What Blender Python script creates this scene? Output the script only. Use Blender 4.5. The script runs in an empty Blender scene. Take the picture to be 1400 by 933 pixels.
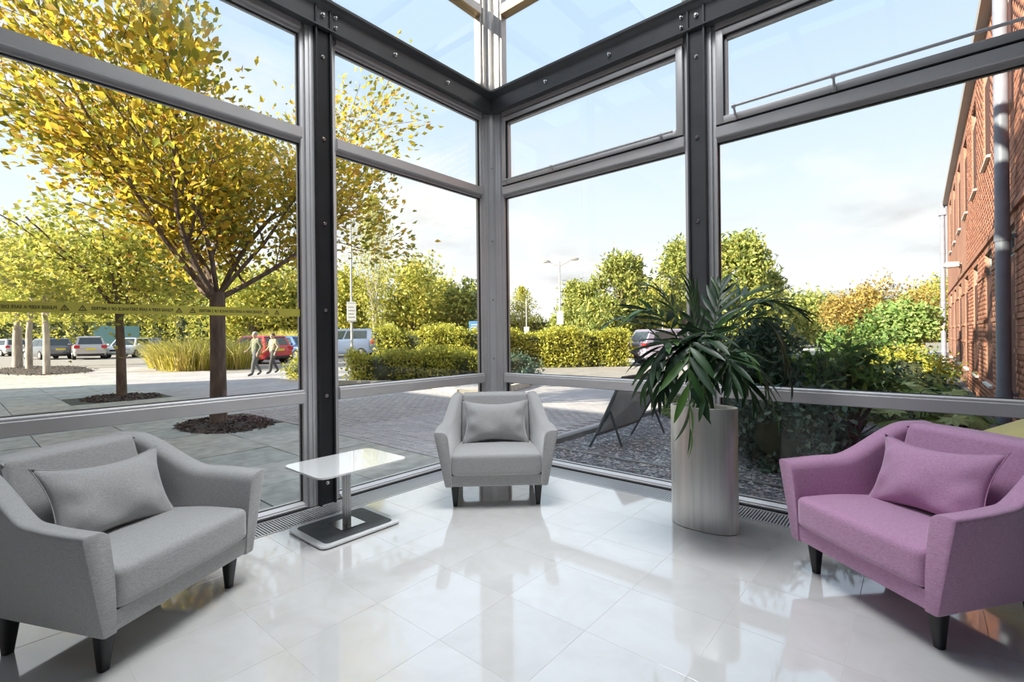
import bpy, bmesh, math, random
import numpy as np
from mathutils import Vector, Matrix, Euler
random.seed(7); rng = np.random.default_rng(11)
PI = math.pi
scn = bpy.context.scene
COL = scn.collection

# ------------------------------------------------------------------ camera
CF, CY0, CROLL, CTH = 655.5, 460.6, 0.011157, 0.70312
CX, CY, CZ = 3.3644, -3.6676, 1.22
FWD = Vector((-math.sin(CTH), math.cos(CTH), 0)); RGT = Vector((math.cos(CTH), math.sin(CTH), 0)); UPV = Vector((0, 0, 1))
CPOS = Vector((CX, CY, CZ))
cam = bpy.data.cameras.new('camera'); camo = bpy.data.objects.new('camera', cam); COL.objects.link(camo)
cam.sensor_fit = 'HORIZONTAL'; cam.sensor_width = 36; cam.lens = CF / 1400 * 36
cam.shift_y = -(466.5 - CY0) / 1400
cam.clip_start = 0.05; cam.clip_end = 500
cr, sr = math.cos(CROLL), math.sin(CROLL)
cx_ = RGT * cr + UPV * (-sr)
cy_ = UPV * cr + RGT * sr
M = Matrix((( cx_.x, cy_.x, -FWD.x, CX), (cx_.y, cy_.y, -FWD.y, CY), (cx_.z, cy_.z, -FWD.z, CZ), (0, 0, 0, 1)))
camo.matrix_world = M
scn.camera = camo

def ray(px, py):
    x, y = px - 700, py - CY0
    a, b = cr * x - sr * y, sr * x + cr * y
    return RGT * (a / CF) - UPV * (b / CF) + FWD
def P(px, py, d): return CPOS + ray(px, py) * d
def G(px, py, z=0.0):
    r = ray(px, py); return CPOS + r * ((z - CZ) / r.z)
def DEP(p): return (Vector(p) - CPOS).dot(FWD)

# ------------------------------------------------------------------ render look
vs = scn.view_settings
vs.view_transform = 'Standard'; vs.look = 'None'; vs.gamma = 1.0; vs.exposure = 0.68; vs.use_curve_mapping = False
scn.cycles.use_denoising = True
scn.cycles.max_bounces = 10; scn.cycles.diffuse_bounces = 5; scn.cycles.glossy_bounces = 4
scn.cycles.transparent_max_bounces = 24; scn.cycles.transmission_bounces = 6
scn.cycles.sample_clamp_indirect = 6.0
scn.cycles.caustics_reflective = False; scn.cycles.caustics_refractive = False

# ------------------------------------------------------------------ world (hazy blue sky with bright cloud)
world = bpy.data.worlds.new('sky'); scn.world = world; world.use_nodes = True
nt = world.node_tree; nt.nodes.clear()
def N(t, k, **kw):
    n = t.nodes.new(k)
    for a, b in kw.items(): setattr(n, a, b)
    return n
tc = N(nt, 'ShaderNodeTexCoord'); sep = N(nt, 'ShaderNodeSeparateXYZ'); nt.links.new(tc.outputs['Generated'], sep.inputs[0])
ramp = N(nt, 'ShaderNodeValToRGB'); nt.links.new(sep.outputs['Z'], ramp.inputs[0])
els = ramp.color_ramp.elements
els[0].position = 0.0; els[0].color = (0.98, 0.96, 0.92, 1)
els[1].position = 1.0; els[1].color = (0.46, 0.63, 0.88, 1)
for pos, c in ((0.10, (0.94, 0.95, 0.96, 1)), (0.26, (0.78, 0.88, 0.97, 1)), (0.50, (0.56, 0.72, 0.92, 1))):
    e = els.new(pos); e.color = c
zc = N(nt, 'ShaderNodeMath', operation='MAXIMUM'); nt.links.new(sep.outputs['Z'], zc.inputs[0]); zc.inputs[1].default_value = 0.0
za = N(nt, 'ShaderNodeMath', operation='ADD'); nt.links.new(zc.outputs[0], za.inputs[0]); za.inputs[1].default_value = 0.22
dv = N(nt, 'ShaderNodeVectorMath', operation='DIVIDE'); nt.links.new(tc.outputs['Generated'], dv.inputs[0])
cb = N(nt, 'ShaderNodeCombineXYZ')
for i in range(3): nt.links.new(za.outputs[0], cb.inputs[i])
nt.links.new(cb.outputs[0], dv.inputs[1])
cmap = N(nt, 'ShaderNodeMapping'); cmap.inputs['Location'].default_value = (-8.4897, 6.0438, -0.4034); nt.links.new(dv.outputs[0], cmap.inputs[0])
ns = N(nt, 'ShaderNodeTexNoise'); ns.inputs['Scale'].default_value = 1.15; ns.inputs['Detail'].default_value = 7; ns.inputs['Roughness'].default_value = 0.52
nt.links.new(cmap.outputs[0], ns.inputs['Vector'])
cm = N(nt, 'ShaderNodeMapRange'); cm.inputs['From Min'].default_value = 0.47; cm.inputs['From Max'].default_value = 0.63
nt.links.new(ns.outputs['Fac'], cm.inputs['Value'])
ns2 = N(nt, 'ShaderNodeTexNoise'); ns2.inputs['Scale'].default_value = 3.2; ns2.inputs['Detail'].default_value = 5
nt.links.new(cmap.outputs[0], ns2.inputs['Vector'])
cr2 = N(nt, 'ShaderNodeValToRGB'); nt.links.new(ns2.outputs['Fac'], cr2.inputs[0])
cr2.color_ramp.elements[0].position = 0.3; cr2.color_ramp.elements[0].color = (0.70, 0.70, 0.72, 1)
cr2.color_ramp.elements[1].position = 0.62; cr2.color_ramp.elements[1].color = (1.0, 0.985, 0.95, 1)
mx = N(nt, 'ShaderNodeMixRGB'); nt.links.new(cm.outputs[0], mx.inputs[0]); nt.links.new(ramp.outputs[0], mx.inputs[1]); nt.links.new(cr2.outputs[0], mx.inputs[2])
bg = N(nt, 'ShaderNodeBackground'); bg.inputs['Strength'].default_value = 0.75; nt.links.new(mx.outputs[0], bg.inputs[0])
wo = N(nt, 'ShaderNodeOutputWorld'); nt.links.new(bg.outputs[0], wo.inputs[0])

# ------------------------------------------------------------------ sun: behind and left of the camera, the building shades the patio
SUN_EL = math.radians(22); sdir = Vector((-0.40, -0.917, 0)).normalized() * math.cos(SUN_EL) + Vector((0, 0, math.sin(SUN_EL)))
sl = bpy.data.lights.new('sun', 'SUN'); sl.energy = 8.6; sl.angle = math.radians(0.6); sl.color = (1.0, 0.90, 0.70)
so = bpy.data.objects.new('sun', sl); COL.objects.link(so)
so.rotation_euler = sdir.to_track_quat('Z', 'Y').to_euler(); so.location = (-20, -30, 30)
CEIL_Z = 5.3
FILL_LAMPS = [(1.65, -1.75)]; FILL_POWER = 38     # added fill lamp, out of view under the roof

# ------------------------------------------------------------------ materials
MATS = {}
def base_mat(name):
    m = bpy.data.materials.new(name); m.use_nodes = True; t = m.node_tree
    return m, t, t.nodes['Principled BSDF'], t.nodes['Material Output']
def mat(name, col, rough=0.5, metal=0.0, var=0.0, vscale=8.0, bump=0.0, bscale=60.0, coat=0.0, spec=0.5, col2=None, detail=4, stretch=None, emit=None):
    if name in MATS: return MATS[name]
    m, t, b, o = base_mat(name)
    b.inputs['Roughness'].default_value = rough; b.inputs['Metallic'].default_value = metal
    b.inputs['Specular IOR Level'].default_value = spec
    if coat: b.inputs['Coat Weight'].default_value = coat
    tcn = N(t, 'ShaderNodeTexCoord'); src = tcn.outputs['Object']
    if stretch:
        mp = N(t, 'ShaderNodeMapping'); mp.inputs['Scale'].default_value = stretch; t.links.new(src, mp.inputs[0]); src = mp.outputs[0]
    n1 = N(t, 'ShaderNodeTexNoise'); n1.inputs['Scale'].default_value = vscale; n1.inputs['Detail'].default_value = detail; t.links.new(src, n1.inputs['Vector'])
    r = N(t, 'ShaderNodeValToRGB'); t.links.new(n1.outputs['Fac'], r.inputs[0])
    c = Vector(col[:3]); c2 = Vector(col2[:3]) if col2 else c
    a = c * (1 - var); d = Vector([min(1, x * (1 + var)) for x in c2])
    r.color_ramp.elements[0].position = 0.32; r.color_ramp.elements[0].color = (*a, 1)
    r.color_ramp.elements[1].position = 0.68; r.color_ramp.elements[1].color = (*d, 1)
    t.links.new(r.outputs[0], b.inputs['Base Color'])
    if bump:
        n2 = N(t, 'ShaderNodeTexNoise'); n2.inputs['Scale'].default_value = bscale; n2.inputs['Detail'].default_value = 3; t.links.new(src, n2.inputs['Vector'])
        bp = N(t, 'ShaderNodeBump'); bp.inputs['Strength'].default_value = bump; bp.inputs['Distance'].default_value = 0.01
        t.links.new(n2.outputs['Fac'], bp.inputs['Height']); t.links.new(bp.outputs[0], b.inputs['Normal'])
    if emit:
        b.inputs['Emission Color'].default_value = (*emit[0], 1); b.inputs['Emission Strength'].default_value = emit[1]
    MATS[name] = m; return m

def leaf_mat(name, cols, trans=0.45, rough=0.45):
    """cols: list of (pos, rgb), one random colour for each leaf"""
    if name in MATS: return MATS[name]
    m, t, b, o = base_mat(name)
    g = N(t, 'ShaderNodeNewGeometry'); r = N(t, 'ShaderNodeValToRGB')
    oi = N(t, 'ShaderNodeObjectInfo'); ad = N(t, 'ShaderNodeMath', operation='ADD'); fr = N(t, 'ShaderNodeMath', operation='FRACT')
    t.links.new(g.outputs['Random Per Island'], ad.inputs[0]); t.links.new(oi.outputs['Random'], ad.inputs[1]); t.links.new(ad.outputs[0], fr.inputs[0])
    t.links.new(fr.outputs[0], r.inputs[0])
    e = r.color_ramp.elements
    e[0].position = cols[0][0]; e[0].color = (*cols[0][1], 1); e[1].position = cols[-1][0]; e[1].color = (*cols[-1][1], 1)
    for p, c in cols[1:-1]:
        x = e.new(p); x.color = (*c, 1)
    t.links.new(r.outputs[0], b.inputs['Base Color']); b.inputs['Roughness'].default_value = rough
    b.inputs['Specular IOR Level'].default_value = 0.4
    tr = N(t, 'ShaderNodeBsdfTranslucent'); t.links.new(r.outputs[0], tr.inputs[0])
    mi = N(t, 'ShaderNodeMixShader'); mi.inputs[0].default_value = trans
    t.links.new(b.outputs[0], mi.inputs[1]); t.links.new(tr.outputs[0], mi.inputs[2]); t.links.new(mi.outputs[0], o.inputs[0])
    MATS[name] = m; return m

def glass_mat(name, tint, refl=0.05):
    if name in MATS: return MATS[name]
    m, t, b, o = base_mat(name); t.nodes.remove(b)
    lw = N(t, 'ShaderNodeLayerWeight'); lw.inputs[0].default_value = 0.5
    pw = N(t, 'ShaderNodeMath', operation='POWER'); t.links.new(lw.outputs['Facing'], pw.inputs[0]); pw.inputs[1].default_value = 5
    ma = N(t, 'ShaderNodeMath', operation='MULTIPLY_ADD'); t.links.new(pw.outputs[0], ma.inputs[0]); ma.inputs[1].default_value = 0.9; ma.inputs[2].default_value = refl
    tr = N(t, 'ShaderNodeBsdfTransparent'); tr.inputs[0].default_value = (*tint, 1)
    gl = N(t, 'ShaderNodeBsdfGlossy'); gl.inputs['Roughness'].default_value = 0.0; gl.inputs['Color'].default_value = (1, 1, 1, 1)
    mi = N(t, 'ShaderNodeMixShader'); t.links.new(ma.outputs[0], mi.inputs[0]); t.links.new(tr.outputs[0], mi.inputs[1]); t.links.new(gl.outputs[0], mi.inputs[2])
    t.links.new(mi.outputs[0], o.inputs[0]); MATS[name] = m; return m

def fabric_mat(name, col, col2):
    if name in MATS: return MATS[name]
    m, t, b, o = base_mat(name)
    b.inputs['Roughness'].default_value = 0.95; b.inputs['Specular IOR Level'].default_value = 0.15
    b.inputs['Sheen Weight'].default_value = 0.6; b.inputs['Sheen Roughness'].default_value = 0.4
    tcn = N(t, 'ShaderNodeTexCoord')
    outs = []
    for sc in ((900, 60, 260), (60, 900, 260), (260, 260, 900)):
        mp = N(t, 'ShaderNodeMapping'); mp.inputs['Scale'].default_value = tuple(x * 1.1 for x in sc); t.links.new(tcn.outputs['Object'], mp.inputs[0])
        n = N(t, 'ShaderNodeTexNoise'); n.inputs['Scale'].default_value = 1; n.inputs['Detail'].default_value = 2; t.links.new(mp.outputs[0], n.inputs['Vector']); outs.append(n.outputs['Fac'])
    a1 = N(t, 'ShaderNodeMath', operation='ADD'); t.links.new(outs[0], a1.inputs[0]); t.links.new(outs[1], a1.inputs[1])
    a2 = N(t, 'ShaderNodeMath', operation='ADD'); t.links.new(a1.outputs[0], a2.inputs[0]); t.links.new(outs[2], a2.inputs[1])
    mr = N(t, 'ShaderNodeMapRange'); mr.inputs['From Min'].default_value = 1.1; mr.inputs['From Max'].default_value = 1.9; t.links.new(a2.outputs[0], mr.inputs['Value'])
    r = N(t, 'ShaderNodeValToRGB'); t.links.new(mr.outputs[0], r.inputs[0])
    r.color_ramp.elements[0].color = (*col, 1); r.color_ramp.elements[1].color = (*col2, 1)
    t.links.new(r.outputs[0], b.inputs['Base Color'])
    bp = N(t, 'ShaderNodeBump'); bp.inputs['Strength'].default_value = 0.35; bp.inputs['Distance'].default_value = 0.002
    t.links.new(a2.outputs[0], bp.inputs['Height']); t.links.new(bp.outputs[0], b.inputs['Normal'])
    MATS[name] = m; return m

def marble_mat():
    m, t, b, o = base_mat('pale_marble_tile')
    b.inputs['Roughness'].default_value = 0.13; b.inputs['Specular IOR Level'].default_value = 1.0; b.inputs['Coat Weight'].default_value = 1.0; b.inputs['Coat Roughness'].default_value = 0.04
    tcn = N(t, 'ShaderNodeTexCoord'); oi = N(t, 'ShaderNodeObjectInfo')
    off = N(t, 'ShaderNodeVectorMath', operation='SCALE'); off.inputs[0].default_value = (7, 13, 3); t.links.new(oi.outputs['Random'], off.inputs['Scale'])
    ad = N(t, 'ShaderNodeVectorMath', operation='ADD'); t.links.new(tcn.outputs['Object'], ad.inputs[0]); t.links.new(off.outputs[0], ad.inputs[1])
    n = N(t, 'ShaderNodeTexNoise'); n.inputs['Scale'].default_value = 3.5; n.inputs['Detail'].default_value = 9; n.inputs['Roughness'].default_value = 0.62; n.inputs['Distortion'].default_value = 0.8
    t.links.new(ad.outputs[0], n.inputs['Vector'])
    r = N(t, 'ShaderNodeValToRGB'); t.links.new(n.outputs['Fac'], r.inputs[0])
    e = r.color_ramp.elements; e[0].position = 0.28; e[0].color = (0.58, 0.57, 0.55, 1); e[1].position = 0.62; e[1].color = (0.66, 0.657, 0.645, 1)
    x = e.new(0.45); x.color = (0.625, 0.617, 0.60, 1)
    hs = N(t, 'ShaderNodeHueSaturation'); t.links.new(r.outputs[0], hs.inputs['Color'])
    mr = N(t, 'ShaderNodeMapRange'); mr.inputs['To Min'].default_value = 0.975; mr.inputs['To Max'].default_value = 1.02; t.links.new(oi.outputs['Random'], mr.inputs['Value']); t.links.new(mr.outputs[0], hs.inputs['Value'])
    t.links.new(hs.outputs[0], b.inputs['Base Color'])
    n3 = N(t, 'ShaderNodeTexNoise'); n3.inputs['Scale'].default_value = 5; n3.inputs['Detail'].default_value = 6; t.links.new(ad.outputs[0], n3.inputs['Vector'])
    m2 = N(t, 'ShaderNodeMapRange'); m2.inputs['From Min'].default_value = 0.3; m2.inputs['From Max'].default_value = 0.7; m2.inputs['To Min'].default_value = 0.045; m2.inputs['To Max'].default_value = 0.13
    t.links.new(n3.outputs['Fac'], m2.inputs['Value']); t.links.new(m2.outputs[0], b.inputs['Roughness'])
    return m
def piece_mat(name, cols, rough=0.8, bump=0.3, nscale=14, nvar=0.18):
    """one colour for each piece (object random or island random), plus grain"""
    m, t, b, o = base_mat(name); b.inputs['Roughness'].default_value = rough
    g = N(t, 'ShaderNodeNewGeometry'); oi = N(t, 'ShaderNodeObjectInfo')
    ad = N(t, 'ShaderNodeMath', operation='ADD'); fr = N(t, 'ShaderNodeMath', operation='FRACT')
    t.links.new(g.outputs['Random Per Island'], ad.inputs[0]); t.links.new(oi.outputs['Random'], ad.inputs[1]); t.links.new(ad.outputs[0], fr.inputs[0])
    r = N(t, 'ShaderNodeValToRGB'); t.links.new(fr.outputs[0], r.inputs[0]); e = r.color_ramp.elements
    e[0].color = (*cols[0], 1); e[1].color = (*cols[-1], 1)
    for i, c in enumerate(cols[1:-1]):
        x = e.new((i + 1) / (len(cols) - 1)); x.color = (*c, 1)
    tcn = N(t, 'ShaderNodeNewGeometry'); n = N(t, 'ShaderNodeTexNoise'); n.inputs['Scale'].default_value = nscale; n.inputs['Detail'].default_value = 6; t.links.new(tcn.outputs['Position'], n.inputs['Vector'])
    mr = N(t, 'ShaderNodeMapRange'); mr.inputs['From Min'].default_value = 0.3; mr.inputs['From Max'].default_value = 0.7; mr.inputs['To Min'].default_value = 1 - nvar; mr.inputs['To Max'].default_value = 1 + nvar
    t.links.new(n.outputs['Fac'], mr.inputs['Value'])
    hs = N(t, 'ShaderNodeHueSaturation'); t.links.new(r.outputs[0], hs.inputs['Color']); t.links.new(mr.outputs[0], hs.inputs['Value']); t.links.new(hs.outputs[0], b.inputs['Base Color'])
    bp = N(t, 'ShaderNodeBump'); bp.inputs['Strength'].default_value = bump; bp.inputs['Distance'].default_value = 0.01; t.links.new(n.outputs['Fac'], bp.inputs['Height']); t.links.new(bp.outputs[0], b.inputs['Normal'])
    MATS[name] = m; return m
def brick_tex_mat(name, c1, c2, mortar, bw, bh, axes, scale=1.0, msize=0.012, rough=0.85, offset=0.5, bump=0.4):
    """far surface made of small pieces: brick texture in world metres; axes picks the two world axes"""
    m, t, b, o = base_mat(name); b.inputs['Roughness'].default_value = rough
    g = N(t, 'ShaderNodeNewGeometry'); s = N(t, 'ShaderNodeSeparateXYZ'); t.links.new(g.outputs['Position'], s.inputs[0])
    c = N(t, 'ShaderNodeCombineXYZ'); t.links.new(s.outputs[axes[0]], c.inputs[0]); t.links.new(s.outputs[axes[1]], c.inputs[1])
    bt = N(t, 'ShaderNodeTexBrick'); t.links.new(c.outputs[0], bt.inputs['Vector'])
    bt.inputs['Color1'].default_value = (*c1, 1); bt.inputs['Color2'].default_value = (*c2, 1); bt.inputs['Mortar'].default_value = (*mortar, 1)
    bt.inputs['Scale'].default_value = scale; bt.inputs['Brick Width'].default_value = bw; bt.inputs['Row Height'].default_value = bh; bt.inputs['Mortar Size'].default_value = msize; bt.offset = offset
    n = N(t, 'ShaderNodeTexNoise'); n.inputs['Scale'].default_value = 0.8; n.inputs['Detail'].default_value = 8; t.links.new(g.outputs['Position'], n.inputs['Vector'])
    mr = N(t, 'ShaderNodeMapRange'); mr.inputs['From Min'].default_value = 0.3; mr.inputs['From Max'].default_value = 0.7; mr.inputs['To Min'].default_value = 0.85; mr.inputs['To Max'].default_value = 1.15; t.links.new(n.outputs['Fac'], mr.inputs['Value'])
    hs = N(t, 'ShaderNodeHueSaturation'); t.links.new(bt.outputs[0], hs.inputs['Color']); t.links.new(mr.outputs[0], hs.inputs['Value']); t.links.new(hs.outputs[0], b.inputs['Base Color'])
    bp = N(t, 'ShaderNodeBump'); bp.inputs['Strength'].default_value = bump; bp.inputs['Distance'].default_value = 0.01; bp.invert = True; t.links.new(bt.outputs['Fac'], bp.inputs['Height']); t.links.new(bp.outputs[0], b.inputs['Normal'])
    MATS[name] = m; return m

ALU = mat('anodised_aluminium', (0.66, 0.65, 0.655), 0.40, 0.35, 0.05, 3)
ALU_D = mat('aluminium_shadow_gap_gasket', (0.02, 0.02, 0.022), 0.7)
STEEL_D = mat('dark_painted_steel', (0.095, 0.098, 0.104), 0.38, 0.25, 0.10, 5)
CHROME = mat('polished_steel', (0.75, 0.75, 0.74), 0.22, 1.0)
GLASS = glass_mat('window_glass', (0.985, 0.998, 0.994), 0.032)
WHITE = mat('white_paint', (0.84, 0.84, 0.83), 0.6, 0, 0.02, 2)
MARBLE = marble_mat()
GREY_F = fabric_mat('grey_melange_wool', (0.28, 0.28, 0.277), (0.50, 0.50, 0.495))
PURP_F = fabric_mat('mauve_wool', (0.37, 0.175, 0.31), (0.63, 0.38, 0.56))
LEG_M = mat('black_stained_wood', (0.012, 0.012, 0.013), 0.35, 0, 0.1, 20)
BARK = mat('grey_brown_bark', (0.17, 0.125, 0.10), 0.9, 0, 0.4, 14, 0.8, 40, stretch=(1, 1, 0.25))
BARK_P = mat('pale_bark', (0.42, 0.37, 0.33), 0.9, 0, 0.3, 10, 0.6, 30, stretch=(1, 1, 0.25))

# ------------------------------------------------------------------ mesh helpers
class MB:
    def __init__(s): s.v = []; s.f = []; s.mi = []; s.cur = 0
    def add(s, vs, fs):
        o = len(s.v); s.v += [tuple(map(float, q)) for q in vs]
        s.f += [tuple(i + o for i in q) for q in fs]; s.mi += [s.cur] * len(fs); return s
    def box(s, x0, x1, y0, y1, z0, z1, b=0.0):
        if x0 > x1: x0, x1 = x1, x0
        if y0 > y1: y0, y1 = y1, y0
        if z0 > z1: z0, z1 = z1, z0
        if b <= 0:
            s.add([(x0,y0,z0),(x1,y0,z0),(x1,y1,z0),(x0,y1,z0),(x0,y0,z1),(x1,y0,z1),(x1,y1,z1),(x0,y1,z1)],
                  [(0,3,2,1),(4,5,6,7),(0,1,5,4),(1,2,6,5),(2,3,7,6),(3,0,4,7)]); return s
        b = min(b, (x1-x0)/2.01, (y1-y0)/2.01, (z1-z0)/2.01)
        bm = bmesh.new(); bmesh.ops.create_cube(bm, size=1)
        for v in bm.verts: v.co = Vector(((x0+x1)/2 + v.co.x*(x1-x0), (y0+y1)/2 + v.co.y*(y1-y0), (z0+z1)/2 + v.co.z*(z1-z0)))
        bmesh.ops.bevel(bm, geom=list(bm.edges), offset=b, segments=2, profile=0.5, affect='EDGES')
        bm.verts.index_update(); s.add([v.co for v in bm.verts], [[v.index for v in f.verts] for f in bm.faces]); bm.free(); return s
    def loft(s, secs, cap=True, closed=True):
        n = len(secs[0]); vs = [p for q in secs for p in q]; fs = []
        for i in range(len(secs) - 1):
            for j in range(n if closed else n - 1):
                k = (j + 1) % n; fs.append((i*n+j, i*n+k, (i+1)*n+k, (i+1)*n+j))
        if cap: fs.append(tuple(range(n))[::-1]); fs.append(tuple((len(secs)-1)*n + j for j in range(n)))
        return s.add(vs, fs)
    def tube(s, pts, r, n=8, cap=True):
        pts = [Vector(p) for p in pts]; rs = r if isinstance(r, (list, tuple)) else [r] * len(pts); secs = []; up = None
        for i, p in enumerate(pts):
            d = (pts[min(i+1, len(pts)-1)] - pts[max(i-1, 0)]).normalized()
            if up is None:
                up = Vector((0,0,1)) if abs(d.z) < 0.9 else Vector((1,0,0))
            a = d.cross(up).normalized(); b2 = a.cross(d).normalized(); up = b2
            secs.append([p + (a*math.cos(2*PI*k/n) + b2*math.sin(2*PI*k/n)) * rs[i] for k in range(n)])
        return s.loft(secs, cap)
    def prism(s, poly, axis, a, b):
        """poly of 2-D points extruded along axis ('x': (y,z), 'y': (x,z), 'z': (x,y))"""
        def put(q, w): return (w, q[0], q[1]) if axis == 'x' else (q[0], w, q[1]) if axis == 'y' else (q[0], q[1], w)
        return s.loft([[put(q, a) for q in poly], [put(q, b) for q in poly]])
    def build(s, name, m, parent=None, smooth=False, loc=None, rot=None):
        me = bpy.data.meshes.new(name); me.from_pydata(s.v, [], s.f)
        bm = bmesh.new(); bm.from_mesh(me); bmesh.ops.recalc_face_normals(bm, faces=list(bm.faces)); bm.to_mesh(me); bm.free()
        ms = m if isinstance(m, (list, tuple)) else [m]
        for q in ms: me.materials.append(q)
        if len(ms) > 1:
            for i, p in enumerate(me.polygons): p.material_index = s.mi[i]
        if smooth:
            try: me.shade_auto(angle=math.radians(smooth if smooth is not True else 40))
            except Exception:
                for p in me.polygons: p.use_smooth = True
                try: me.set_sharp_from_angle(angle=math.radians(smooth if smooth is not True else 40))
                except Exception: pass
        o = bpy.data.objects.new(name, me); COL.objects.link(o)
        if parent: o.parent = parent
        if loc is not None: o.location = loc
        if rot is not None: o.rotation_euler = rot
        return o
def rpoly(pts, rad, seg=5):
    """round the corners of a closed 2-D polygon; rad is one radius or one for each corner"""
    n = len(pts); out = []
    for i in range(n):
        p = Vector(pts[i]); a = Vector(pts[i-1]) - p; b = Vector(pts[(i+1) % n]) - p
        r = rad[i] if isinstance(rad, (list, tuple)) else rad
        if r <= 0:
            out += [tuple(p)] * (seg + 1); continue
        r = min(r, a.length * 0.49, b.length * 0.49); A = p + a.normalized() * r; B = p + b.normalized() * r
        for k in range(seg + 1):
            u = k / seg; out.append(tuple(A * (1-u)**2 + p * 2*u*(1-u) + B * u*u))
    return out
def tag(o, label, cat, group=None, kind=None):
    if label: o['label'] = label
    if cat: o['category'] = cat
    if group: o['group'] = group
    if kind: o['kind'] = kind
    return o
def thing(name, label, cat, loc=(0,0,0), rz=0.0, group=None, kind=None):
    o = bpy.data.objects.new(name, None); COL.objects.link(o); o.location = loc; o.rotation_euler = (0, 0, rz)
    o.empty_display_size = 0.1
    return tag(o, label, cat, group, kind)
def inst(me_obj, name, parent, mw):
    """object sharing mesh data, placed by matrix in its parent's space"""
    o = bpy.data.objects.new(name, me_obj.data if hasattr(me_obj, 'data') else me_obj); COL.objects.link(o); o.parent = parent
    o.matrix_basis = mw; return o
def np_mesh(name, V, F, m, parent=None, stuff=False, smooth=False):
    me = bpy.data.meshes.new(name); k = F.shape[1]
    me.vertices.add(len(V)); me.vertices.foreach_set('co', np.asarray(V, np.float32).ravel())
    me.loops.add(F.size); me.loops.foreach_set('vertex_index', np.asarray(F, np.int32).ravel())
    me.polygons.add(len(F)); me.polygons.foreach_set('loop_start', np.arange(0, F.size, k, dtype=np.int32))
    if smooth: me.polygons.foreach_set('use_smooth', np.ones(len(F), bool))
    me.materials.append(m); me.update(); me.validate()
    o = bpy.data.objects.new(name, me); COL.objects.link(o)
    if parent: o.parent = parent
    if stuff: o['kind'] = 'stuff'
    return o
def leaf_arrays(pts, size, aspect=0.5, fold=0.25, flat=0.0, dirs=None, seed=0):
    r = np.random.default_rng(seed); n = len(pts)
    d = r.normal(size=(n, 3)) if dirs is None else dirs + r.normal(size=(n, 3)) * 0.45
    d[:, 2] *= (1 - flat); d /= np.linalg.norm(d, axis=1, keepdims=True) + 1e-9
    q = r.normal(size=(n, 3)); q[:, 2] *= (1 - flat * 0.7); sdv = np.cross(d, q); sdv /= np.linalg.norm(sdv, axis=1, keepdims=True) + 1e-9
    nn = np.cross(sdv, d); L = (size * (0.7 + 0.6 * r.random(n)))[:, None]; W = L * aspect
    p = np.asarray(pts)
    V = np.stack([p, p + d*L*0.45 + sdv*W*0.5 + nn*W*fold, p + d*L, p + d*L*0.45 - sdv*W*0.5 + nn*W*fold], 1).reshape(-1, 3)
    b = np.arange(n)[:, None] * 4
    F = np.concatenate([b + [0, 1, 2], b + [0, 2, 3]], 1).reshape(-1, 3)
    return V, F
def leaves(name, pts, size, m, parent, **kw):
    V, F = leaf_arrays(pts, size, **kw); return np_mesh(name, V, F, m, parent, stuff=True)

# ================================================================== THE SETTING: room shell
def S(mb, name, m, label, cat, **kw):
    return tag(mb.build(name, m, **kw), label, cat, kind='structure')
BRICK_T = brick_tex_mat('red_brick_far', (0.42, 0.185, 0.12), (0.36, 0.15, 0.10), (0.34, 0.23, 0.18), 0.225, 0.075, ('Y', 'Z'), msize=0.008)
BRICK_TX = brick_tex_mat('red_brick_wing', (0.60, 0.235, 0.135), (0.52, 0.19, 0.11), (0.40, 0.25, 0.19), 0.225, 0.075, ('X', 'Z'), msize=0.008)
MORTAR = mat('mortar', (0.34, 0.22, 0.17), 0.95, 0, 0.15, 30)
BRICK_P = piece_mat('red_brick_piece', [(0.46, 0.20, 0.13), (0.40, 0.165, 0.105), (0.49, 0.22, 0.15), (0.36, 0.14, 0.09)], 0.85, 0.3, 40)

# floor: slab + individual marble tiles near the camera
TP = 0.4225; GRW = 0.262
fl = MB(); fl.box(-0.02, 9, -9, 0.02, -0.25, -0.012); fl.box(GRW + 0.002, 4.0, -4.2, -GRW - 0.002, -0.0115, -0.0008)
floor = S(fl, 'floor', mat('tile_grout', (0.55, 0.54, 0.52), 0.5), 'polished pale marble tiled floor of the glazed lounge', 'floor')
tile = MB(); tile.box(-TP/2 + 0.0006, TP/2 - 0.0006, -TP/2 + 0.0006, TP/2 - 0.0006, -0.012, 0.0, 0.0006)
t0 = tile.build('tile', MARBLE, floor)
GRW = 0.262
first = True
for i in range(-5, 4):
    for j in range(-5, 6):
        xc = 2.302 + TP * (i + 0.5); yc = -1.547 + TP * (j - 0.5)
        if xc + TP/2 < GRW or yc - TP/2 > -GRW or yc < -4.3 or xc > 4.4: continue
        x0, x1 = max(xc - TP/2, GRW), xc + TP/2; y0, y1 = yc - TP/2, min(yc + TP/2, -GRW)
        if x1 - x0 > TP - 0.001 and y1 - y0 > TP - 0.001:
            if first: t0.location = (xc, yc, 0); first = False
            else: inst(t0, 'tile', floor, Matrix.Translation((xc, yc, 0)))
        elif x1 - x0 > 0.01 and y1 - y0 > 0.01:
            b = MB(); b.box(x0 + 0.001 - xc, x1 - 0.001 - xc, y0 + 0.001 - yc, y1 - 0.001 - yc, -0.012, 0.0, 0.0012)
            b.build('tile', MARBLE, floor, loc=(xc, yc, 0))
b = MB(); b.box(2.302 + TP*4 + 0.001, 9, -9, -GRW, -0.012, 0); b.box(GRW, 2.302 + TP*4, -9, -1.547 - TP*6 + 0.001, -0.012, 0); b.box(0, GRW, -9, -5.6, -0.012, 0); b.box(4.4, 9, -GRW, 0, -0.012, 0)
b.build('floor_field', MARBLE, floor)

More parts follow.
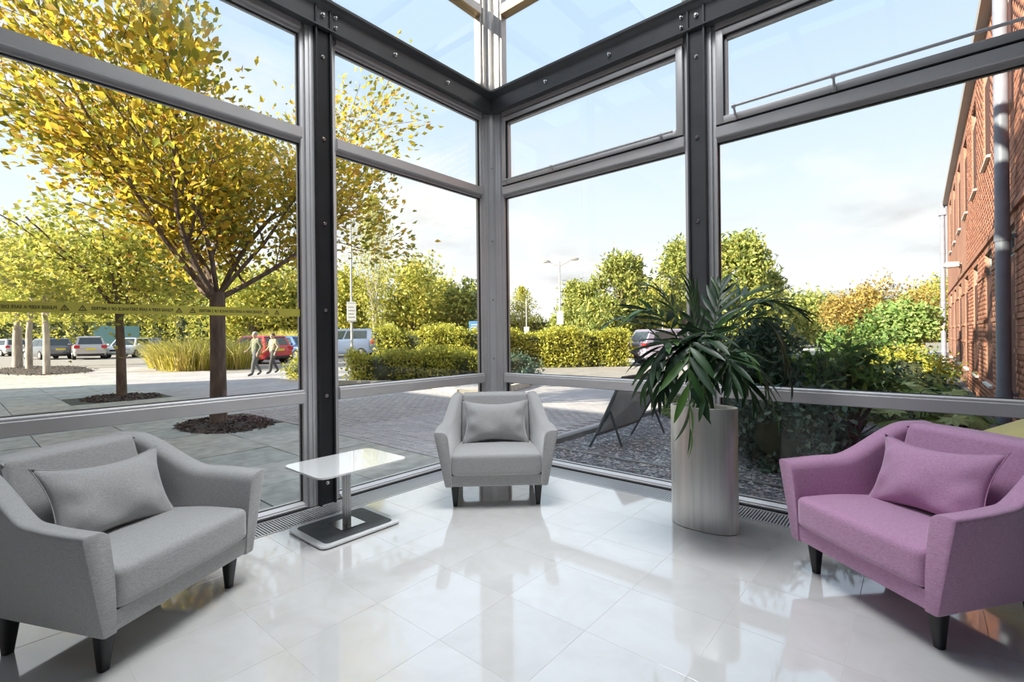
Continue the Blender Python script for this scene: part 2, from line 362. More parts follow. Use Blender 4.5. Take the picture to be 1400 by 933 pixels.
b = MB(); b.box(-0.02, 9.2, -9.2, -9.0, -0.25, CEIL_Z); S(b, 'wall_back', mat('grey_wall_paint', (0.22, 0.225, 0.23), 0.7, 0, 0.03, 2), 'grey wall at the back of the lounge', 'wall')
dr = thing('door_1', 'pair of pale glazed doors in the back wall', 'door', (1.35, -9.0, 0), 0, None, 'structure')
DOORM = mat('pale_door_paint', (0.78, 0.82, 0.82), 0.5)
for sx in (-1, 1):
    b = MB(); b.box(sx*0.02, sx*0.74, 0.0, 0.045, 0.01, 2.08, 0.004); lf_ = b.build('door_leaf', DOORM, dr)
    b = MB(); b.box(sx*0.07, sx*0.10, 0.045, 0.09, 0.85, 1.35, 0.004); b.build('pull_handle', CHROME, lf_)
b = MB(); b.box(-0.80, -0.74, 0, 0.05, 0, 2.14); b.box(0.74, 0.80, 0, 0.05, 0, 2.14); b.box(-0.74, 0.74, 0, 0.05, 2.08, 2.14); b.build('door_frame', WHITE, dr)
b = MB(); b.box(9.0, 9.2, -9.0, 0.2, -0.25, CEIL_Z); S(b, 'wall_right', mat('grey_wall_paint', (0.22, 0.225, 0.23), 0.7, 0, 0.03, 2), 'grey side wall of the lounge', 'wall')
b = MB(); b.box(4.16, 9.0, -0.0, 0.25, -0.25, CEIL_Z); S(b, 'wall_front', mat('grey_wall_paint', (0.22, 0.225, 0.23), 0.7, 0, 0.03, 2), 'grey wall where the glazing meets the brick building', 'wall')
b = MB(); b.box(-0.2, 0.0, -9.0, -5.56, -0.25, CEIL_Z); S(b, 'wall_left', mat('grey_wall_paint', (0.22, 0.225, 0.23), 0.7, 0, 0.03, 2), 'grey wall beyond the left glazing', 'wall')

# glazed roof over the corner, out of view, added to let in top light
rw = thing('window_0', 'unseen glazed steel framed roof added above the lounge for top light', 'window', (0, 0, CEIL_Z), 0, None, 'structure')
for k in range(5):
    x = 0.02 + 4.14*k/4
    b = MB(); b.box(x - 0.04, x + 0.04, -5.5, 0.05, 0.0, 0.16, 0.004); b.build('rafter', STEEL_D, rw)
    if k < 4:
        b = MB(); b.box(x + 0.04, x + 0.995, -5.5, 0.05, 0.13, 0.14); b.build('pane', GLASS, rw)
for y in (0.0, -1.8, -3.6, -5.46):
    b = MB(); b.box(-0.02, 4.2, y - 0.03, y + 0.03, 0.02, 0.125, 0.004); b.build('purlin', STEEL_D, rw)
b = MB(); b.box(4.2, 9.2, -9.2, 0.05, CEIL_Z, CEIL_Z + 0.3); b.box(-0.02, 4.2, -9.2, -5.5, CEIL_Z, CEIL_Z + 0.3)
S(b, 'ceiling', mat('grey_ceiling_paint', (0.42, 0.42, 0.42), 0.7), 'grey ceiling of the lounge behind the glazed roof', 'ceiling')
LAMP_M = mat('fill_lamp_diffuser', (0.9, 0.9, 0.9), 0.6, emit=((0.97, 0.99, 1.0), 0.8))
for k, (lx, ly) in enumerate(FILL_LAMPS):  # panel lamp added to brighten seats and floor from above
    t = thing('fill_lamp', 'unseen square fill lamp added under the roof to light the lounge from above', 'lamp', (lx, ly, CEIL_Z - 0.15))
    b = MB(); b.box(-0.86, 0.86, -0.86, 0.86, 0.0, 0.05, 0.005); b.build('housing', STEEL_D, t)
    b = MB(); b.box(-0.83, 0.83, -0.83, 0.83, -0.006, 0.0); b.build('diffuser', LAMP_M, t)
    for sx in (-0.8, 0.8):
        b = MB(); b.tube([(sx, 0, 0.05), (sx, 0, 0.22)], 0.006, 6); b.build('hanger', CHROME, t)
    al = bpy.data.lights.new('fill_lamp_light', 'AREA'); al.shape = 'SQUARE'; al.size = 1.64; al.energy = FILL_POWER; al.color = (0.97, 0.985, 1.0); al.spread = math.radians(84)
    ao = bpy.data.objects.new('fill_lamp_light', al); COL.objects.link(ao); ao.parent = t; ao.location = (0, 0, -0.02)

# ---------------- glazing
def wb(mb, side, t0, t1, z0, z1, n0, n1, b=0.0):
    if side == 'L': mb.box(n0, n1, -t1, -t0, z0, z1, b)
    else: mb.box(t0, t1, -n1, -n0, z0, z1, b)
def wp(side, t, z, n): return Vector((n, -t, z)) if side == 'L' else Vector((t, -n, z))
def wpoly(mb, side, t0, t1, prof):
    """profile of (n, z) extruded along the wall"""
    if side == 'L': mb.prism([(p[0], p[1]) for p in prof], 'y', -t1, -t0)
    else: mb.loft([[(t0, -p[0], p[1]) for p in prof], [(t1, -p[0], p[1]) for p in prof]])
ZB0, ZT0, ZT1, ZU0, ZU1, ZH = 0.043, 0.756, 0.852, 2.64, 2.752, 3.44
ZBEAM0, ZBEAM1 = 3.50, 3.725
def bay(idx, side, o0, g0, g1, o1, label, sash=False):
    w = thing('window_%d' % idx, label, 'window', (0, 0, 0), 0, None, 'structure')
    # jambs
    for a, c, inn in ((o0, g0, 1), (g1, o1, -1)):
        b = MB(); wb(b, side, a, c, 0.0, 3.5, -0.10, -0.022, 0.003)
        lo, hi = (a, c - 0.028) if inn == 1 else (a + 0.028, c)
        wb(b, side, lo, hi, 0.0, 3.5, -0.05, 0.0, 0.003)
        lo, hi = (a, c - 0.055) if inn == 1 else (a + 0.055, c)
        if hi - lo > 0.012: wb(b, side, lo, hi, 0.0, 3.5, -0.05, 0.010, 0.003)
        b.build('jamb', ALU, w, smooth=30)
    # sill rail with a sloping top
    b = MB(); wpoly(b, side, g0, g1, [(-0.10, 0), (0.0, 0), (0.0, 0.018), (-0.012, 0.022), (-0.012, 0.03), (-0.05, 0.046), (-0.10, 0.046)])
    b.build('sill', ALU, w)
    b = MB(); wb(b, side, g0, g1, 0.0, 0.012, 0.0, 0.02); b.build('skirting_gasket', ALU_D, w)
    # transoms
    b = MB(); wpoly(b, side, g0 - 0.001, g1 + 0.001, [(-0.10, ZT0), (-0.004, ZT0), (0.006, ZT0 + 0.006), (0.006, ZT1 - 0.022), (0.0, ZT1 - 0.018), (0.0, ZT1 - 0.006), (-0.012, ZT1), (-0.10, ZT1)])
    b.build('transom', ALU, w)
    b = MB(); wpoly(b, side, g0 - 0.001, g1 + 0.001, [(-0.10, ZU0), (-0.03, ZU0), (-0.03, ZU0 + 0.022), (0.0, ZU0 + 0.022), (0.006, ZU0 + 0.03), (0.006, ZU1 - 0.012), (-0.02, ZU1), (-0.10, ZU1)])
    b.build('transom', ALU, w)
    b = MB(); wpoly(b, side, g0 - 0.001, g1 + 0.001, [(-0.10, ZH), (-0.03, ZH), (-0.03, ZH + 0.02), (0.0, ZH + 0.02), (0.0, 3.5), (-0.10, 3.5)])
    b.build('head_rail', ALU, w)
    # panes and dark gaskets
    for za, zb in ((0.044, ZT0), (ZT1, ZU0), (ZU1, ZH)):
        b = MB(); wb(b, side, g0, g1, za, zb, -0.062, -0.052)
        p = b.build('pane', GLASS, w)
        gk = MB()
        for (ta, tb, zc, zd) in ((g0, g0 + 0.006, za, zb), (g1 - 0.006, g1, za, zb), (g0, g1, zb - 0.006, zb), (g0, g1, za, za + 0.004)):
            wb(gk, side, ta, tb, zc, zd, -0.066, -0.048)
        gk.build('gasket', ALU_D, p)
    if sash:
        s0, s1 = g0 + 0.004, g1 - 0.004; f = 0.052
        b = MB()
        wb(b, side, s0, s0 + f, ZU1 + 0.002, ZH, -0.05, 0.008, 0.003); wb(b, side, s1 - f, s1, ZU1 + 0.002, ZH, -0.05, 0.008, 0.003)
        wb(b, side, s0 + f, s1 - f, ZU1 + 0.002, ZU1 + 0.055, -0.05, 0.008, 0.003); wb(b, side, s0 + f, s1 - f, ZH - 0.045, ZH, -0.05, 0.008, 0.003)
        sh = b.build('sash', ALU, w, smooth=30)
        gk = MB()
        for (ta, tb, zc, zd) in ((s0 + f, s0 + f + 0.006, ZU1 + 0.055, ZH - 0.045), (s0 + f, s1 - f, ZH - 0.051, ZH - 0.045), (s0, s1, ZU1 - 0.004, ZU1 + 0.003)):
            wb(gk, side, ta, tb, zc, zd, -0.045, 0.0085)
        gk.build('gasket', ALU_D, sh)
        for (ta, tb) in ((s0 + f, s0 + f + 0.022),):
            q = MB(); wb(q, side, ta + 0.006, tb, ZU1 + 0.055, ZH - 0.051, -0.05, -0.012); q.build('glazing_bead', ALU, sh)
        q = MB(); wb(q, side, s0 + f, s1 - f, ZH - 0.072, ZH - 0.051, -0.05, -0.012); q.build('glazing_bead', ALU, sh)
    return w
w1 = bay(1, 'L', 1.915, 2.006, 5.40, 5.50, 'wide grey framed window behind the left grey armchair, crossed by yellow tape')
w2 = bay(2, 'L', 0.055, 0.132, 1.730, 1.795, 'narrower grey framed window between the corner post and the dark left column')
w3 = bay(3, 'R', 0.055, 0.150, 2.004, 2.052, 'grey framed window with opening top light between corner and planter', True)
w4 = bay(4, 'R', 2.180, 2.242, 4.10, 4.16, 'grey framed window behind the mauve armchair with a long winder rod', True)
def upbay(idx, side, o0, g0, g1, o1, label):
    w = thing('window_%d' % idx, label, 'window', (0, 0, 0), 0, None, 'structure')
    b = MB(); wb(b, side, o0, g0, ZBEAM1 - 0.04, CEIL_Z, -0.10, -0.02, 0.003); wb(b, side, o0, g0 - 0.025, ZBEAM1 - 0.04, CEIL_Z, -0.06, 0.0, 0.003); b.build('jamb', ALU, w)
    b = MB(); wb(b, side, g1, o1, ZBEAM1 - 0.04, CEIL_Z, -0.10, 0.0, 0.003); b.build('jamb', ALU, w)
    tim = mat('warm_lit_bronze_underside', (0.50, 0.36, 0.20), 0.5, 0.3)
    b = MB(); wb(b, side, g0, g1, 4.515, 4.60, -0.10, 0.0); tr = b.build('transom', ALU, w)
    b = MB(); wb(b, side, g0, g1, 4.505, 4.515, -0.10, 0.0); b.build('transom_underside', tim, tr)
    for za, zb in ((ZBEAM1 - 0.05, 4.505), (4.60, CEIL_Z)):
        b = MB(); wb(b, side, g0, g1, za, zb, -0.062, -0.052); b.build('pane', GLASS, w)
upbay(5, 'L', 0.055, 0.125, 1.76, 1.80, 'high window above the steel beam left of the corner post')
upbay(6, 'L', 1.91, 2.0, 5.40, 5.50, 'high window above the steel beam at the far left')
upbay(7, 'R', 0.055, 0.140, 2.0, 2.06, 'high window above the steel beam right of the corner post')
upbay(8, 'R', 2.18, 2.24, 4.10, 4.16, 'high window above the steel beam over the mauve armchair')

# window winders on the right-hand top lights
def winder(side, t0, t1, z, n, brs, label):
    w = thing('window_winder_rod', label, 'window winder', wp(side, t0, z, n))
    o = wp(side, t0, z, n); dv_ = wp(side, t1, z, n) - o
    b = MB(); b.tube([(0,0,0), dv_], 0.0095, 10); b.build('rod', ALU, w, smooth=True)
    for k, tt in enumerate(brs):
        b = MB(); q = wp(side, tt, z, n) - o; base = wp(side, tt, ZU1 + 0.03, 0.008) - o
        e = wp(side, 1, 0, 0) - wp(side, 0, 0, 0)
        b.tube([q - e*0.012, q + e*0.012], 0.014, 10); b.tube([q, (q + base)*0.5 + Vector((0,0,0.004)), base], [0.008, 0.007, 0.009], 8)
        wbx = base; b.box(wbx.x-0.012, wbx.x+0.012, wbx.y-0.008, wbx.y+0.008, wbx.z-0.03, wbx.z+0.012, 0.002)
        b.build('bracket', ALU, w, smooth=True)
    return w
winder('R', 0.20, 1.93, ZU1 + 0.04, 0.035, [0.205, 0.78, 1.83], 'slim grey winder rod along the top light beside the corner')
winder('R', 2.375, 4.05, ZU1 + 0.085, 0.055, [2.38, 2.97, 3.9], 'long grey winder rod along the top light over the mauve armchair')

# corner post
b = MB()
b.prism(rpoly([(-0.10, 0.10), (0.0, 0.10), (0.0, 0.055), (0.012, 0.055)][:0] + [(-0.10, 0.10), (-0.10, -0.055), (0.012, -0.055), (0.032, -0.045), (0.045, -0.032), (0.055, -0.012), (0.055, 0.10)], 0.004, 2), 'z', 0, 3.5)
b.prism([(-0.10, 0.10), (-0.10, -0.055), (0.0, -0.055), (0.03, -0.045), (0.045, -0.03), (0.055, 0.0), (0.055, 0.10)], 'z', 3.72, CEIL_Z)
cp = S(b, 'trim_1', ALU, 'slim grey corner post where the two glass walls meet', 'post')
for z in (0.5, 1.0, 1.6, 2.2, 2.95):
    q = MB(); q.tube([(0.036, -0.036, z), (0.043, -0.043, z)], 0.006, 8); q.build('screw', CHROME, cp, smooth=True)

# steel columns: channel with two lips, bolts
def column(idx, side, t0, t1, label, bolts, m_=None):
    b = MB(); wb(b, side, t0 + 0.012, t1 - 0.012, 0, CEIL_Z, -0.09, 0.030)
    wb(b, side, t0, t0 + 0.014, 0, CEIL_Z, -0.09, 0.05, 0.002); wb(b, side, t1 - 0.014, t1, 0, CEIL_Z, -0.09, 0.05, 0.002)
    c = S(b, 'trim_%d' % idx, m_ or STEEL_D, label, 'column', smooth=30)
    for z in bolts:
        q = MB(); tm = (t0 + t1)/2; q.tube([wp(side, tm, z, 0.03), wp(side, tm, z, 0.036)], 0.013, 12); q.tube([wp(side, tm, z, 0.036), wp(side, tm, z, 0.046)], [0.009, 0.006], 12); q.build('bolt', CHROME, c, smooth=True)
ZBOLT = (0.157, 0.80, 1.43, 2.07, 2.695, 3.3)
column(2, 'L', 1.795, 1.920, 'steel column in the left glass wall, its shade painted in as near black', ZBOLT, mat('shade_toned_painted_steel', (0.022, 0.023, 0.026), 0.4, 0.2, 0.1, 5))  # weaker light on this column put into a darker copy of the steel
column(3, 'R', 2.050, 2.182, 'dark grey steel column behind the planter', ZBOLT)
# beam
def beam(idx, side, t0, t1, label, bolts, joint):
    b = MB()
    pr = [(-0.10, ZBEAM0), (0.065, ZBEAM0), (0.065, ZBEAM0 + 0.012), (0.035, ZBEAM0 + 0.02), (0.035, ZBEAM1 - 0.075), (0.072, ZBEAM1 - 0.05), (0.085, ZBEAM1 - 0.03), (0.085, ZBEAM1 - 0.01), (0.07, ZBEAM1), (-0.10, ZBEAM1)]
    # mitred at the corner: profile offset follows the inward distance
    s0 = [wp(side, n, z, n) for n, z in pr]; s1 = [wp(side, t1, z, n) for n, z in pr]
    b.loft([s0, s1]); o = S(b, 'trim_%d' % idx, STEEL_D, label, 'beam')
    for (t, z, r) in bolts:
        q = MB(); q.tube([wp(side, t, z, 0.035), wp(side, t, z, 0.043)], r*1.3, 12); q.tube([wp(side, t, z, 0.043), wp(side, t, z, 0.060)], [r, r*0.8], 12); q.build('bolt', CHROME, o, smooth=True)
    q = MB(); wb(q, side, joint - 0.0015, joint + 0.0015, ZBEAM0 + 0.02, ZBEAM1 - 0.075, 0.030, 0.0365); q.build('joint_line', ALU_D, o)
beam(4, 'L', 0.0, 5.5, 'dark grey steel channel beam along the left glass wall', [(1.86, 3.605, 0.012), (1.76, 3.63, 0.009), (1.76, 3.555, 0.009), (1.22, 3.595, 0.012), (0.632, 3.595, 0.012), (2.6, 3.6, 0.012)], 1.80)
beam(5, 'R', 0.0, 4.16, 'dark grey steel channel beam along the right glass wall', [(2.122, 3.60, 0.012), (2.01, 3.63, 0.009), (2.01, 3.555, 0.009), (1.397, 3.59, 0.012), (0.734, 3.595, 0.012)], 2.055)

# safety tape on the left window
TAPE = mat('yellow_safety_tape', (0.46, 0.42, 0.07), 0.5, 0, 0.06, 6)
TAPE_INK = mat('tape_black_print', (0.06, 0.055, 0.02), 0.5)
tp = thing('safety_tape', 'yellow social distancing tape with reversed black print across the left window', 'tape', (-0.05, -5.4, 1.352), 0)
tlen = 5.4 - 2.008; rise = math.atan2(0.03, 3.4)
tp.rotation_euler = (rise, 0, 0)
b = MB(); b.box(0.0, 0.0008, 0, tlen, 0, 0.055); b.build('tape_strip', TAPE, tp)
def text_mesh(body, size):
    cu = bpy.data.curves.new('lettering', 'FONT'); cu.body = body; cu.size = size; cu.align_x = 'LEFT'; cu.offset = 0.0006
    ob = bpy.data.objects.new('lettering', cu); COL.objects.link(ob); bpy.context.view_layer.update()
    me = bpy.data.meshes.new_from_object(ob.evaluated_get(bpy.context.evaluated_depsgraph_get())); bpy.data.objects.remove(ob); bpy.data.curves.remove(cu)
    return me
tm_ = text_mesh('PLEASE KEEP A SAFE DISTANCE OF 2 METRES', 0.0235); tm_.materials.append(TAPE_INK)
wd = max(v.co.x for v in tm_.vertices); sc_ = 0.375 / wd
tri = MB()
for (r1, r2) in ((0.021, 0.016),):
    o3 = [(r1*math.cos(a), r1*math.sin(a)) for a in (PI/2, PI/2 + 2*PI/3, PI/2 + 4*PI/3)]; i3 = [(r2*0.8*math.cos(a), r2*0.8*math.sin(a)) for a in (PI/2, PI/2 + 2*PI/3, PI/2 + 4*PI/3)]
    tri.add([(0.0, x, y) for x, y in o3] + [(0.0, x, y) for x, y in i3], [(0,1,4,3),(1,2,5,4),(2,0,3,5)])
    tri.add([(0, -0.0015, -0.002), (0, 0.0015, -0.002), (0, 0.002, 0.008), (0, -0.002, 0.008)], [(0,1,2,3)]); tri.add([(0, -0.0015, -0.0065), (0, 0.0015, -0.0065), (0, 0.0015, -0.0038), (0, -0.0015, -0.0038)], [(0,1,2,3)])
trio = tri.build('warning_triangle', TAPE_INK, tp); firstt = True
for k in range(-2, 3):
    yend = 5.4 - 2.274 - 0.51 * k      # right end of the mirrored text, start of the words
    ylo = yend
    # text reads from high y to low y (seen reversed from inside)
    if ylo - 0.375 > 0 and ylo < tlen:
        o = inst(tm_, 'lettering', tp, Matrix.Translation((0.0014, ylo, 0.0195)) @ Matrix(((0,0,1,0),(-sc_,0,0,0),(0,1.0,0,0),(0,0,0,1))))
    for dy in (0.029, 0.100):
        yy = yend + dy
        if 0.03 < yy < tlen - 0.03:
            if firstt: trio.location = (0.0014, yy, 0.024); firstt = False
            else: inst(trio, 'warning_triangle', tp, Matrix.Translation((0.0014, yy, 0.024)))

# floor heating grilles with individual slats
GR_M = mat('grille_aluminium', (0.62, 0.62, 0.63), 0.35, 0.6)
GR_D = mat('grille_trench', (0.015, 0.015, 0.017), 0.8)
def grille(side, t0, t1, ts0, ts1, label):
    g = thing('floor_grille', label, 'floor grille', (0, 0, 0))
    b = MB(); wb(b, side, t0, t1, -0.012, -0.0095, 0.03, GRW - 0.001); b.build('trench', GR_D, g)
    b = MB(); wb(b, side, t0, t1, -0.0115, 0.002, 0.022, 0.045); b.build('edge_strip', GR_M, g)
    b = MB(); wb(b, side, t0, t1, -0.0115, 0.002, GRW - 0.016, GRW - 0.002); b.build('edge_strip', GR_M, g)
    sl_ = None; n = int((ts1 - ts0) / 0.0185)
    rest = MB()
    for k in range(n):
        t = ts0 + (k + 0.5) * 0.0185
        if k < 190:
            if sl_ is None:
                q = MB(); c = wp(side, 0, 0, 0); wb(q, side, -0.0052, 0.0052, -0.0095, 0.0015, 0.045, GRW - 0.016); sl_ = q.build('slat', GR_M, g, loc=wp(side, t, 0, 0))
            else: inst(sl_, 'slat', g, Matrix.Translation(wp(side, t, 0, 0)))
    for (a, c) in ((t0, ts0), (ts1, t1)):
        if c - a > 0.05:
            for k in range(int((c - a) / 0.0185)): wb(rest, side, a + k*0.0185, a + k*0.0185 + 0.0105, -0.0095, 0.0015, 0.045, GRW - 0.016)
    if rest.v: rest.build('far_slats', GR_M, g)['kind'] = 'stuff'
grille('L', 0.25, 5.5, 0.25, 3.6, 'aluminium slatted floor grille along the left glass wall')
grille('R', 0.30, 4.15, 0.30, 3.7, 'aluminium slatted floor grille along the right glass wall')
b = MB(); b.box(0.022, GRW, -0.30, -0.022, -0.012, 0.0); b.box(GRW, 0.30, -GRW, -0.022, -0.012, 0.0); b.build('corner_tile', MARBLE, floor)

# ================================================================== FURNITURE
def sm(a, b, x):
    u = min(1, max(0, (x - a) / (b - a))); return u*u*(3 - 2*u)
def lerp(a, b, u): return a + (b - a) * u
def rounded_block(nx, ny, nz, fn):
    """closed grid box on [-1,1]^3 mapped by fn"""
    idx = {}; vs = []; fs = []
    def vid(i, j, k):
        key = (i, j, k)
        if key not in idx: idx[key] = len(vs); vs.append(fn(2*i/nx - 1, 2*j/ny - 1, 2*k/nz - 1))
        return idx[key]
    for i in range(nx):
        for j in range(ny):
            fs.append((vid(i,j,0), vid(i,j+1,0), vid(i+1,j+1,0), vid(i+1,j,0))); fs.append((vid(i,j,nz), vid(i+1,j,nz), vid(i+1,j+1,nz), vid(i,j+1,nz)))
    for i in range(nx):
        for k in range(nz):
            fs.append((vid(i,0,k), vid(i+1,0,k), vid(i+1,0,k+1), vid(i,0,k+1))); fs.append((vid(i,ny,k), vid(i,ny,k+1), vid(i+1,ny,k+1), vid(i+1,ny,k)))
    for j in range(ny):
        for k in range(nz):
            fs.append((vid(0,j,k), vid(0,j,k+1), vid(0,j+1,k+1), vid(0,j+1,k))); fs.append((vid(nx,j,k), vid(nx,j+1,k), vid(nx,j+1,k+1), vid(nx,j,k+1)))
    return vs, fs
def rnd(hx, hy, hz, r):
    """map the unit block to a rounded box with half sizes and edge radius r; grid is concentrated at the edges"""
    def f(x, y, z):
        def e(u): return math.copysign(abs(u)**0.6, u)
        p = Vector((e(x)*hx, e(y)*hy, e(z)*hz)); c = Vector((max(-hx + r, min(hx - r, p.x)), max(-hy + r, min(hy - r, p.y)), max(-hz + r, min(hz - r, p.z))))
        d = p - c
        if d.length > 1e-9:
            # push the corner zone onto the rounded surface
            m = max(abs(d.x), abs(d.y), abs(d.z)); d = d.normalized() * m
        return c + d
    return f
def arm_top(y):
    return 0.555 + 0.012 * sm(-0.34, -0.05, y) + 0.178 * sm(-0.06, 0.27, y)
def make_armchair(label, fabric, loc, rz, group=None):
    t = thing('armchair', label, 'armchair', loc, rz, group)
    # base under the cushion
    b = MB()
    b.loft([[(sx*w*(1.0 if y < 0 else 0.84), y, z) for sx, y in ((-1, y0), (1, y0), (1, y1), (-1, y1))] for z, w, y0, y1 in ((0.158, 0.340, -0.318, 0.295), (0.166, 0.352, -0.327, 0.302), (0.24, 0.352, -0.330, 0.312))])
    b.build('seat_base', fabric, t, smooth=True)
    # arms sweeping up into the back
    for s in (-1, 1):
        b = MB(); secs = []
        ys = [-0.337, -0.335, -0.325] + [-0.30 + 0.66 * k / 22 for k in range(23)] + [0.375, 0.383]
        for i, y in enumerate(ys):
            u = (y + 0.337) / 0.72; zt = arm_top(y)
            fr = sm(0.0, 1.0, u)
            ot = lerp(0.4435, 0.352, sm(0.15, 1.0, u)); ob = lerp(0.365, 0.318, u)
            th = lerp(0.098, 0.085, fr); it = ot - th
            ib = lerp(0.318, 0.27, u)
            ins = 0.006 if i == 0 or i == len(ys)-1 else 0.002 if i in (1, len(ys)-2) else 0
            poly = [(ob - ins, 0.158 + ins), (ot - ins, zt - ins), (it + ins, zt - 0.006 - ins), (lerp(0.325, 0.275, u), 0.36), (ib, 0.158 + ins)]
            rp = rpoly(poly, [0.012, 0.022, 0.055, 0.10, 0.0], 6)
            lean = 0.03 * (1 - sm(0, 0.25, u)) * -1 + 0.17 * sm(0.35, 1.0, u)
            secs.append([(s*x, y + lean * (z - 0.158) - (0.02 * sm(0.6, 1, u)), z) for x, z in rp])
        b.loft(secs); b.build('arm', fabric, t, smooth=50)
    # back
    b = MB()
    prof = [(0.16, 0.20), (0.175, 0.40), (0.262, 0.742), (0.300, 0.752), (0.455, 0.742), (0.30, 0.158)]
    prof = [(0.14, 0.20), (0.165, 0.40), (0.270, 0.748), (0.395, 0.748), (0.375, 0.60), (0.290, 0.158)]
    rp = rpoly(prof, [0.01, 0.10, 0.035, 0.03, 0.1, 0.01], 6)
    xs = [-0.272, -0.270, -0.262] + [-0.25 + 0.5*k/10 for k in range(11)] + [0.262, 0.270, 0.272]
    secs = []
    for x in xs:
        e = 0.012 * sm(0.255, 0.272, abs(x)); crown = 0.012 * (1 - (x/0.272)**2)
        cyy, czz = 0.27, 0.46
        secs.append([(x, y - (crown if y < cyy and z > 0.4 else 0) + (e if y < cyy else -e), z + (crown*0.5 - e if z > 0.7 else 0)) for y, z in rp])
    b.loft(secs); b.build('backrest', fabric, t, smooth=50)
    # rear skin joining arms behind the backrest
    # seat cushion
    f = rnd(0.322, 0.262, 0.077, 0.03)
    def sf(x, y, z):
        p = f(x, y, z); cr_ = (1 - (p.x/0.33)**2) * (1 - (p.y/0.27)**2)
        if p.z > 0: p.z += 0.016 * cr_
        if p.y < -0.2: p.y -= 0.012 * (1 - (p.x/0.33)**2)
        # widen the front slightly under the arms
        return Vector((p.x * (1.0 - 0.10 * sm(-0.1, 0.27, p.y)), p.y - 0.085, p.z + 0.315 - 0.012 * sm(-0.1, 0.26, p.y)))
    vs_, fs_ = rounded_block(22, 20, 10, sf); b = MB(); b.add(vs_, fs_); b.build('seat_cushion', fabric, t, smooth=60)
    b = MB(); b.box(-0.318, 0.318, -0.3335, 0.15, 0.234, 0.240); b.build('seat_seam', fabric, t)
    # legs
    for sx in (-1, 1):
        for (yt, yb, xb) in ((-0.255, -0.25, 0.300), (0.20, 0.225, 0.290)):
            b = MB(); secs = []
            for k in range(5):
                u = k / 4; r = lerp(0.030, 0.0155, u); cx = sx * lerp(0.300, xb, u); cyv = lerp(yt, yb, u); z = lerp(0.160, 0.0, u)
                secs.append([(cx + q[0], cyv + q[1], z) for q in rpoly([(-r, -r), (r, -r), (r, r), (-r, r)], r*0.6, 4)])
            b.loft(secs); b.build('leg', LEG_M, t, smooth=40)
    return t
def make_pillow(label, fabric, parent_chair, loc, tilt, roll, w=0.54, h=0.37, yaw=0.0, seed=0):
    R_ = random.Random(seed)
    n, m = 26, 18; vs_ = []; fs_ = []
    ph = [R_.uniform(0, 6) for _ in range(6)]
    for side in (1, -1):
        for i in range(n + 1):
            for j in range(m + 1):
                u, v = 2*i/n - 1, 2*j/m - 1
                px = u * w/2 * (1 - 0.15 * (1 - v*v) * abs(u)**3 ) ; pz = v * h/2 * (1 - 0.26 * (1 - u*u) * abs(v)**3)
                thick = 0.082 * (max(0, 1 - abs(u)**2.4) ** 0.85) * (max(0, 1 - abs(v)**2.4) ** 0.85)
                # creases running in from the lower edge and corners
                cre = 0.0
                for k in range(3):
                    cre += 0.008 * math.sin(6.5*u + 3.2*v*(k - 1) + ph[k]) * math.exp(-((v + 0.55)/0.5)**2) * (1 - u*u)
                cre += 0.010 * math.exp(-((abs(u) - 0.72)/0.12)**2) * math.sin(9*v + ph[4]) * (1 - v*v)
                vs_.append((px, -side * (thick + (cre if side > 0 else 0) * (1 if thick > 0.01 else 0)), pz))
    w1_ = (n+1)*(m+1)
    for i in range(n):
        for j in range(m):
            a = i*(m+1)+j; fs_.append((a, a+m+1, a+m+2, a+1)); fs_.append((w1_+a, w1_+a+1, w1_+a+m+2, w1_+a+m+1))
    bm = bmesh.new(); vv = [bm.verts.new(q) for q in vs_]
    for q in fs_: bm.faces.new([vv[k] for k in q])
    bmesh.ops.remove_doubles(bm, verts=list(bm.verts), dist=0.0004); bmesh.ops.recalc_face_normals(bm, faces=list(bm.faces))
    me = bpy.data.meshes.new('cushion'); bm.to_mesh(me); bm.free()
    for p in me.polygons: p.use_smooth = True
    me.materials.append(fabric)
    mwc = Matrix.Translation(parent_chair.location) @ Euler((0, 0, parent_chair.rotation_euler.z)).to_matrix().to_4x4()
    o = bpy.data.objects.new('cushion', me); COL.objects.link(o)
    o.matrix_world = mwc @ Matrix.Translation(loc) @ Euler((0, 0, yaw)).to_matrix().to_4x4() @ Euler((-tilt, 0, 0)).to_matrix().to_4x4() @ Euler((0, roll, 0)).to_matrix().to_4x4()
    # piped edge
    b = MB(); ring = []
    for k in range(80):
        a = k/80*4; seg = int(a); q = (a - seg)*2 - 1
        u, v = ((q, -1), (1, q), (-q, 1), (-1, -q))[seg]
        ring.append(Vector((u * w/2 * (1 - 0.15*(1 - v*v)*abs(u)**3), 0, v * h/2 * (1 - 0.26*(1 - u*u)*abs(v)**3))))
    ring.append(ring[0]); b.tube(ring, 0.0025, 6); b.build('piped_edge', fabric, o, smooth=True)
    return tag(o, label, 'cushion', 'lumbar cushions on the armchairs')
def chair_from_feet(fa, fb):
    """front feet on the floor, fa is the one at local -x (viewer's left when looking at the chair's face)"""
    a, c = Vector(fa), Vector(fb); mid = (a + c)/2; xax = (c - a).normalized(); rz = math.atan2(xax.y, xax.x)
    back = Vector((-xax.y, xax.x, 0)); o = mid + back * 0.25
    return (o.x, o.y, 0), rz
SC = 1.1619
loc, rz = chair_from_feet((0.69*SC, -1.112*SC, 0), (1.064*SC, -0.765*SC, 0))
c1 = make_armchair('light grey wool armchair in front of the glass corner', GREY_F, loc, rz, 'lounge armchairs')
make_pillow('grey cushion on the armchair in front of the glass corner', GREY_F, c1, (0.0, 0.085, 0.545), math.radians(20), 0.0, seed=1)
loc, rz = chair_from_feet((0.903*SC, -2.841*SC, 0), (0.653*SC, -2.388*SC, 0))
